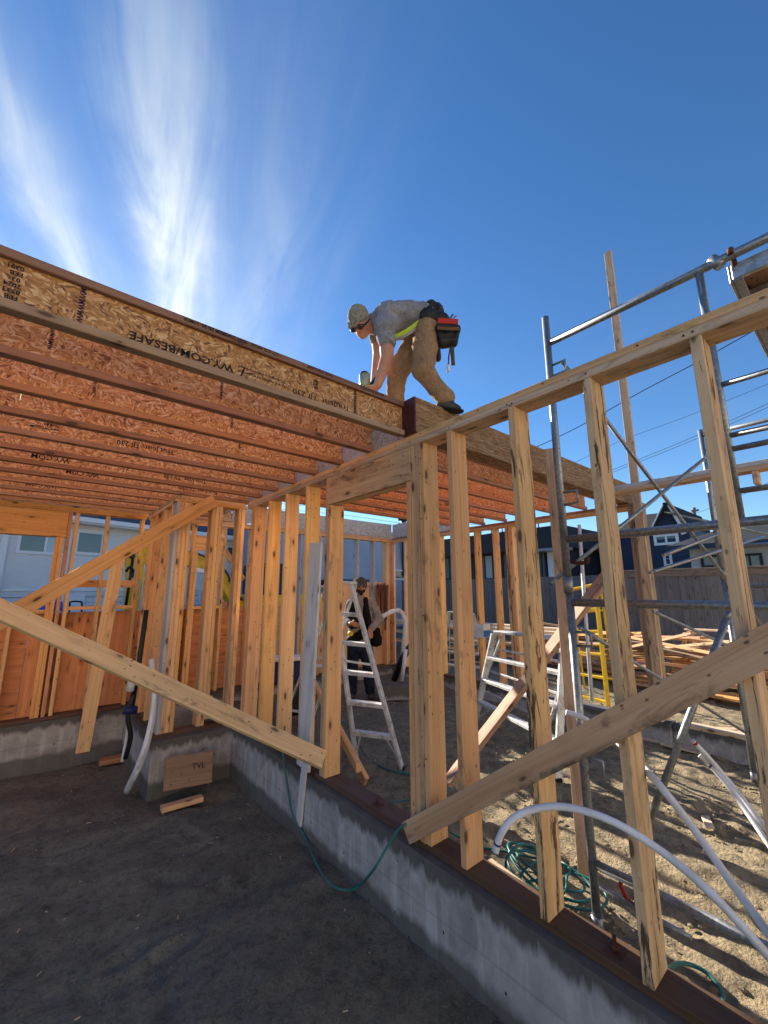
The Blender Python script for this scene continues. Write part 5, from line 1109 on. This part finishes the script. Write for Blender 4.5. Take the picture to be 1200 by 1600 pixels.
organic('cap_peak', [[(head + fd * .08 + fu * .052 + fs * .055, (.012, .012, .012)), (head + fd * .08 + fu * .052 - fs * .055, .012)], [(head + fd * .08 + fu * .052 + fs * .05, .011), (head + fd * .145 + fu * .038 + fs * .03, .009)], [(head + fd * .145 + fu * .038 + fs * .03, .009), (head + fd * .145 + fu * .038 - fs * .03, .009)], [(head + fd * .08 + fu * .052 - fs * .05, .011), (head + fd * .145 + fu * .038 - fs * .03, .009)], [(head + fd * .09 + fu * .05, .012), (head + fd * .145 + fu * .040, .009)]], .006, CAPM, w1, smooth=2)
gl_ = organic('sunglasses', [[(head + fd * .088 + fu * .0 - fs * .036, (.026, .026, .018)), (head + fd * .080 + fu * .0 - fs * .05, .016)], [(head + fd * .088 + fu * .0 + fs * .036, (.026, .026, .018)), (head + fd * .08 + fs * .05, .016)], [(head + fd * .095 + fu * .006 - fs * .03, .008), (head + fd * .095 + fu * .006 + fs * .03, .008)],
                             [(head + fd * .07 + fs * .068, .008), (head - fd * .01 + fs * .088 + fu * .005, .006)], [(head + fd * .07 - fs * .068, .008), (head - fd * .01 - fs * .088 + fu * .005, .006)]], .006, plain('black_lens', (.008, .008, .01), .12, bump=0, spec=.8), w1, smooth=1)
organic('hair', [[(head - fd * .035 - fu * .01, .082), (head - fd * .04 - fu * .045, .062)]], .009, HAIR, w1, smooth=2)
# hi-vis bands wrapped on the shirt, tool belt with pouches
def band(name, pts, wd, mat, parent, t=.006, n=None):
    P = smooth_path(pts, 6)
    bm = bmesh.new(); rows = []
    for i, p in enumerate(P):
        tg = (P[min(i + 1, len(P) - 1)] - P[max(i - 1, 0)]).normalized(); nn_ = (n or (CAM - p)).normalized(); s_ = tg.cross(nn_).normalized()
        rows.append([bm.verts.new(p + s_ * wd / 2 + nn_ * t), bm.verts.new(p - s_ * wd / 2 + nn_ * t), bm.verts.new(p - s_ * wd / 2 - nn_ * t), bm.verts.new(p + s_ * wd / 2 - nn_ * t)])
    for a, b in zip(rows, rows[1:]):
        for k in range(4): bm.faces.new((a[k], a[(k + 1) % 4], b[(k + 1) % 4], b[k]))
    bm.faces.new(rows[0]); bm.faces.new(rows[-1][::-1]); bmesh.ops.recalc_face_normals(bm, faces=bm.faces[:]); c = P[0].copy()
    for v in bm.verts: v.co -= c
    return put(name, from_bm(bm), mat, parent, Matrix.Translation(c))
band('reflective_band', [J(617, 526, 3.155), J(628, 521, 3.145), J(640, 514, 3.15), J(655, 503, 3.17)], .030, HIVIS, w1)
band('reflective_band', [J(619, 530, 3.16), J(630, 526, 3.15), J(642, 519, 3.155), J(655, 509, 3.17)], .022, plain('silver_band', (.30, .30, .28), .5, bump=0), w1, t=.005)
band('reflective_band', [J(640, 475.2, 3.30), J(650, 475, 3.30), J(662, 477, 3.30), J(672, 479, 3.30)], .026, HIVIS, w1, n=UP)
organic('tool_belt', [[(J(664, 495, 3.2), (.05, .05, .075)), (J(672, 483, 3.34), (.055, .10, .05))], [(J(672, 484, 3.4), (.06, .08, .05)), (J(684, 496, 3.34), (.05, .14, .07))], [(J(686, 500, 3.2), (.05, .06, .07)), (J(668, 494, 3.18), (.05, .04, .06))], [(J(690, 505, 3.4), .07), (J(688, 500, 3.2), .06)]], .010, LEATH, w1, smooth=2, wrinkle=.008, wf=14)
organic('pouch', [[(J(686, 514, 3.13), (.035, .05, .035)), (J(716, 516, 3.13), (.018, .05, .03))], [(J(690, 536, 3.13), (.03, .05, .035)), (J(709, 535, 3.13), (.03, .05, .03))], [(J(700, 516, 3.13), .04), (J(699, 536, 3.13), .04)], [(J(686, 512, 3.13), .03), (J(692, 538, 3.13), .035)], [(J(715, 513, 3.13), .022), (J(709, 537, 3.13), .03)]], .009, LEATH, w1, smooth=1)
band('pouch_trim', [J(683, 512, 3.065), J(700, 513.5, 3.06), J(718, 513.5, 3.065)], .022, plain('tan_leather_trim', (.16, .10, .045), .7), w1)
organic('pouch', [[(J(678, 530, 3.42), .05), (J(684, 560, 3.42), .03)], [(J(655, 575, 3.40), .02), (J(650, 580, 3.40), .02)]], .010, LEATH, w1, smooth=1)
tool = board('speed_square', J(684, 501, 3.11), J(716, 503, 3.10), .045, .012, (FWD * -1 + UP * .2), ORNG, w1)
tube('pen', [J(703, 500, 3.12), J(705, 495, 3.12), J(708, 491, 3.12)], .006, BLACKP, w1, seg=6); tube('pen', [J(708, 500, 3.12), J(710, 496, 3.12), J(713, 493, 3.12)], .005, REDT, w1, seg=6)
board('hammer_loop', J(706, 540, 3.12), J(708, 571, 3.12), .030, .006, FWD, BOOT, w1); tube('hammer_loop', [J(704, 541, 3.10), J(701, 558, 3.10), J(700.5, 569, 3.10)], .006, BOOT, w1, seg=6); tube('metal_tip', [J(700.5, 570, 3.10), J(700.4, 576, 3.10), J(700.4, 581, 3.10)], .011, TRIM, w1, seg=8)
ng = thing('nail_gun', 'pale green nail gun held against the joist by the bending worker', 'nail gun', gun)
NG = plain('pale_green_metal', (.26, .40, .34), .4, .3, dirt=(.4, .38, .2), dfac=.5); ga, gb = J(570.5, 612, 3.27), J(569.5, 585, 3.27)
tube('barrel', [ga, mid(ga, gb), gb], .043, NG, ng, seg=18); tube('barrel_cap', [gb, gb + UP * .006, gb + UP * .014], .037, BLACKP, ng, seg=18, taper=.03)
tube('handle', [J(577, 606, 3.27), J(583, 598, 3.27), J(589, 590, 3.27)], .019, BLACKP, ng, seg=10); board('magazine', J(572, 618, 3.28), J(590, 616, 3.22), .05, .025, UP, BLACKP, ng)
# bearded worker standing in the far room -----------------------------------------
w2 = thing('person', 'bearded worker in grey cap and black tool vest standing behind the white stepladder', 'person', at(562, 1090, D=6.1))
D = 6.1; G = lambda x, y, d=0: at(x, y, D=D + d)
hd2 = G(563, 917, 0); f2 = (CAM + Vector((1.4, 0, -.3)) - hd2).normalized(); s2 = f2.cross(UP).normalized(); U2 = s2.cross(f2).normalized()
b2 = headparts(hd2, f2, s2, U2, 1.0) + [[(G(563, 932), .055), (G(563, 924), .055)], [(G(563, 948), (.17, .10, .09)), (G(563, 975), (.155, .10, .1))], [(G(562, 975), (.15, .1, .1)), (G(561, 1003), (.15, .1, .1))],
       [(G(548, 944), .055), (G(543, 968, -.02), .045)], [(G(543, 968, -.02), .043), (G(548, 975, -.26), .03)], [(G(581, 944), .06), (G(592, 968), .047)], [(G(592, 968), .045), (G(578, 984, -.2), .032)],
       [(G(553, 1003), .09), (G(551, 1042), .06)], [(G(551, 1042), .055), (G(551, 1080), .04)], [(G(570, 1003), .09), (G(575, 1040), .06)], [(G(575, 1040), .055), (G(578, 1078), .04)]]
b2 += hand(G(578, 984, -.2), Vector((-.3, -.5, -.5)), RGT * -1, 1.0) + hand(G(548, 975, -.26), RGT * 1.0 + Vector((0, 0, -.15)), UP, 1.0)
organic('body', b2, .010, SK2, w2, smooth=3)
organic('beard', [[(hd2 + f2 * .062 - U2 * .052 + s2 * .03, .034), (hd2 + f2 * .062 - U2 * .052 - s2 * .03, .034)], [(hd2 + f2 * .07 - U2 * .06, .034), (hd2 + f2 * .075 - U2 * .098, .026)], [(hd2 + s2 * .066 - U2 * .02 + f2 * .02, .018), (hd2 + f2 * .05 - U2 * .065 + s2 * .03, .026)], [(hd2 - s2 * .066 - U2 * .02 + f2 * .02, .018), (hd2 + f2 * .05 - U2 * .065 - s2 * .03, .026)]], .008, HAIR, w2, smooth=2)
organic('hair', [[(hd2 - f2 * .03 - U2 * .0, .088), (hd2 - f2 * .035 - U2 * .05, .065)]], .010, HAIR, w2, smooth=1)
organic('cap', [[(hd2 + U2 * .05, .100), (hd2 + U2 * .038 + f2 * .01, .101)]], .009, CAPB, w2, smooth=2)
organic('cap_peak', [[(hd2 + f2 * .08 + U2 * .045 + s2 * .06, .012), (hd2 + f2 * .08 + U2 * .045 - s2 * .06, .012)], [(hd2 + f2 * .08 + U2 * .045, .014), (hd2 + f2 * .175 + U2 * .028, .012)], [(hd2 + f2 * .165 + U2 * .028 + s2 * .035, .01), (hd2 + f2 * .165 + U2 * .028 - s2 * .035, .01)], [(hd2 + f2 * .08 + U2 * .045 + s2 * .055, .012), (hd2 + f2 * .165 + U2 * .028 + s2 * .03, .01)], [(hd2 + f2 * .08 + U2 * .045 - s2 * .055, .012), (hd2 + f2 * .165 + U2 * .028 - s2 * .03, .01)]], .007, plain('white_cap_peak', (.14, .13, .12), .8), w2, smooth=1)
for sgn in (-1, 1): put('eye', from_bm((lambda bm: (bmesh.ops.create_uvsphere(bm, u_segments=10, v_segments=8, radius=.011), bm)[1])(bmesh.new()), True), BLACKP, w2, Matrix.Translation(hd2 + f2 * .090 + U2 * .006 + s2 * sgn * .03))
organic('shirt', [[(G(563, 942), (.19, .115, .07)), (G(563, 975), (.18, .12, .12))], [(G(563, 975), (.18, .12, .12)), (G(562, 1000), (.18, .125, .1))], [(G(549, 943), .072), (G(542, 968, -.02), .062)], [(G(542, 968, -.02), .06), (G(546, 974, -.20), .045)], [(G(580, 943), .078), (G(593, 968), .066)], [(G(593, 968), .064), (G(580, 982, -.16), .048)], [(G(563, 934), .07), (G(563, 946), (.15, .1, .07))]], .011, LONGT, w2, smooth=3, wrinkle=.007)
organic('vest', [[(G(571, 938, -.05), (.04, .08, .05)), (G(573, 972, -.1), (.07, .08, .06))], [(G(554, 938, -.05), (.04, .08, .05)), (G(550, 975, -.1), (.07, .08, .06))], [(G(573, 972, -.1), (.07, .07, .06)), (G(550, 976, -.1), (.07, .07, .06))], [(G(572, 985, -.08), (.08, .09, .07)), (G(550, 1000, -.08), (.09, .09, .07))]], .011, VEST, w2, smooth=2, wrinkle=.006, wf=12)
organic('tool_pouch', [[(G(587, 986, -.05), (.07, .08, .06)), (G(588, 1003, -.05), (.085, .08, .06))], [(G(588, 1005, -.05), (.08, .07, .05)), (G(592, 998, -.05), .05)]], .011, VEST, w2, smooth=1, wrinkle=.008, wf=16)
organic('jeans', [[(G(562, 1000), (.175, .12, .09)), (G(562, 1012), (.17, .12, .09))], [(G(553, 1008), .105), (G(551, 1042), .082)], [(G(551, 1042), .082), (G(550, 1080), .075)], [(G(570, 1008), .105), (G(575, 1042), .082)], [(G(575, 1042), .082), (G(578, 1078), .075)]], .012, JEANS, w2, smooth=3, wrinkle=.008)
for px in (549, 580):
    organic('boot', [[(G(px, 1080), .055), (G(px, 1088), .05)], [(G(px, 1088), (.055, .05, .045)), (G(px + 1, 1089, -.16), (.055, .05, .04))]], .011, BOOT, w2, smooth=1)
tm = put('tape_measure', tube_mesh([Vector((0, 0, 0)), Vector((0, .02, 0)), Vector((0, .04, 0))], .035, 16), YEL, w2, Matrix.Translation(G(549, 990, -.24)))

# pale house added out of view behind the camera; sunlit, it bounces warm fill
bounce_house = thing('house', 'unseen pale stucco house added behind the camera to bounce warm sunlight', 'house', (0, -9, .1))
W6 = Wall((-11, -9), R(90), bounce_house)
W6 = Wall((11, -9), R(-90), bounce_house)
W6.blk('wall', 0, 24, .05, 6.2, -7, 0, stucco('cream_stucco', (.58, .49, .38)))
for u in (3, 8, 13, 18):
    for z in (1.1, 3.9): W6.window(u, u + 1.6, z, z + 1.2, .09, (u + .8,))
poly('roof', (W6.pt(-.5, 6.2, .5), W6.pt(24.5, 6.2, .5), W6.pt(24.5, 8.2, -3.5), W6.pt(-.5, 8.2, -3.5)), SH_D, bounce_house); poly('roof', (W6.pt(-.5, 6.2, -7.5), W6.pt(24.5, 6.2, -7.5), W6.pt(24.5, 8.2, -3.5), W6.pt(-.5, 8.2, -3.5)), SH_D, bounce_house)
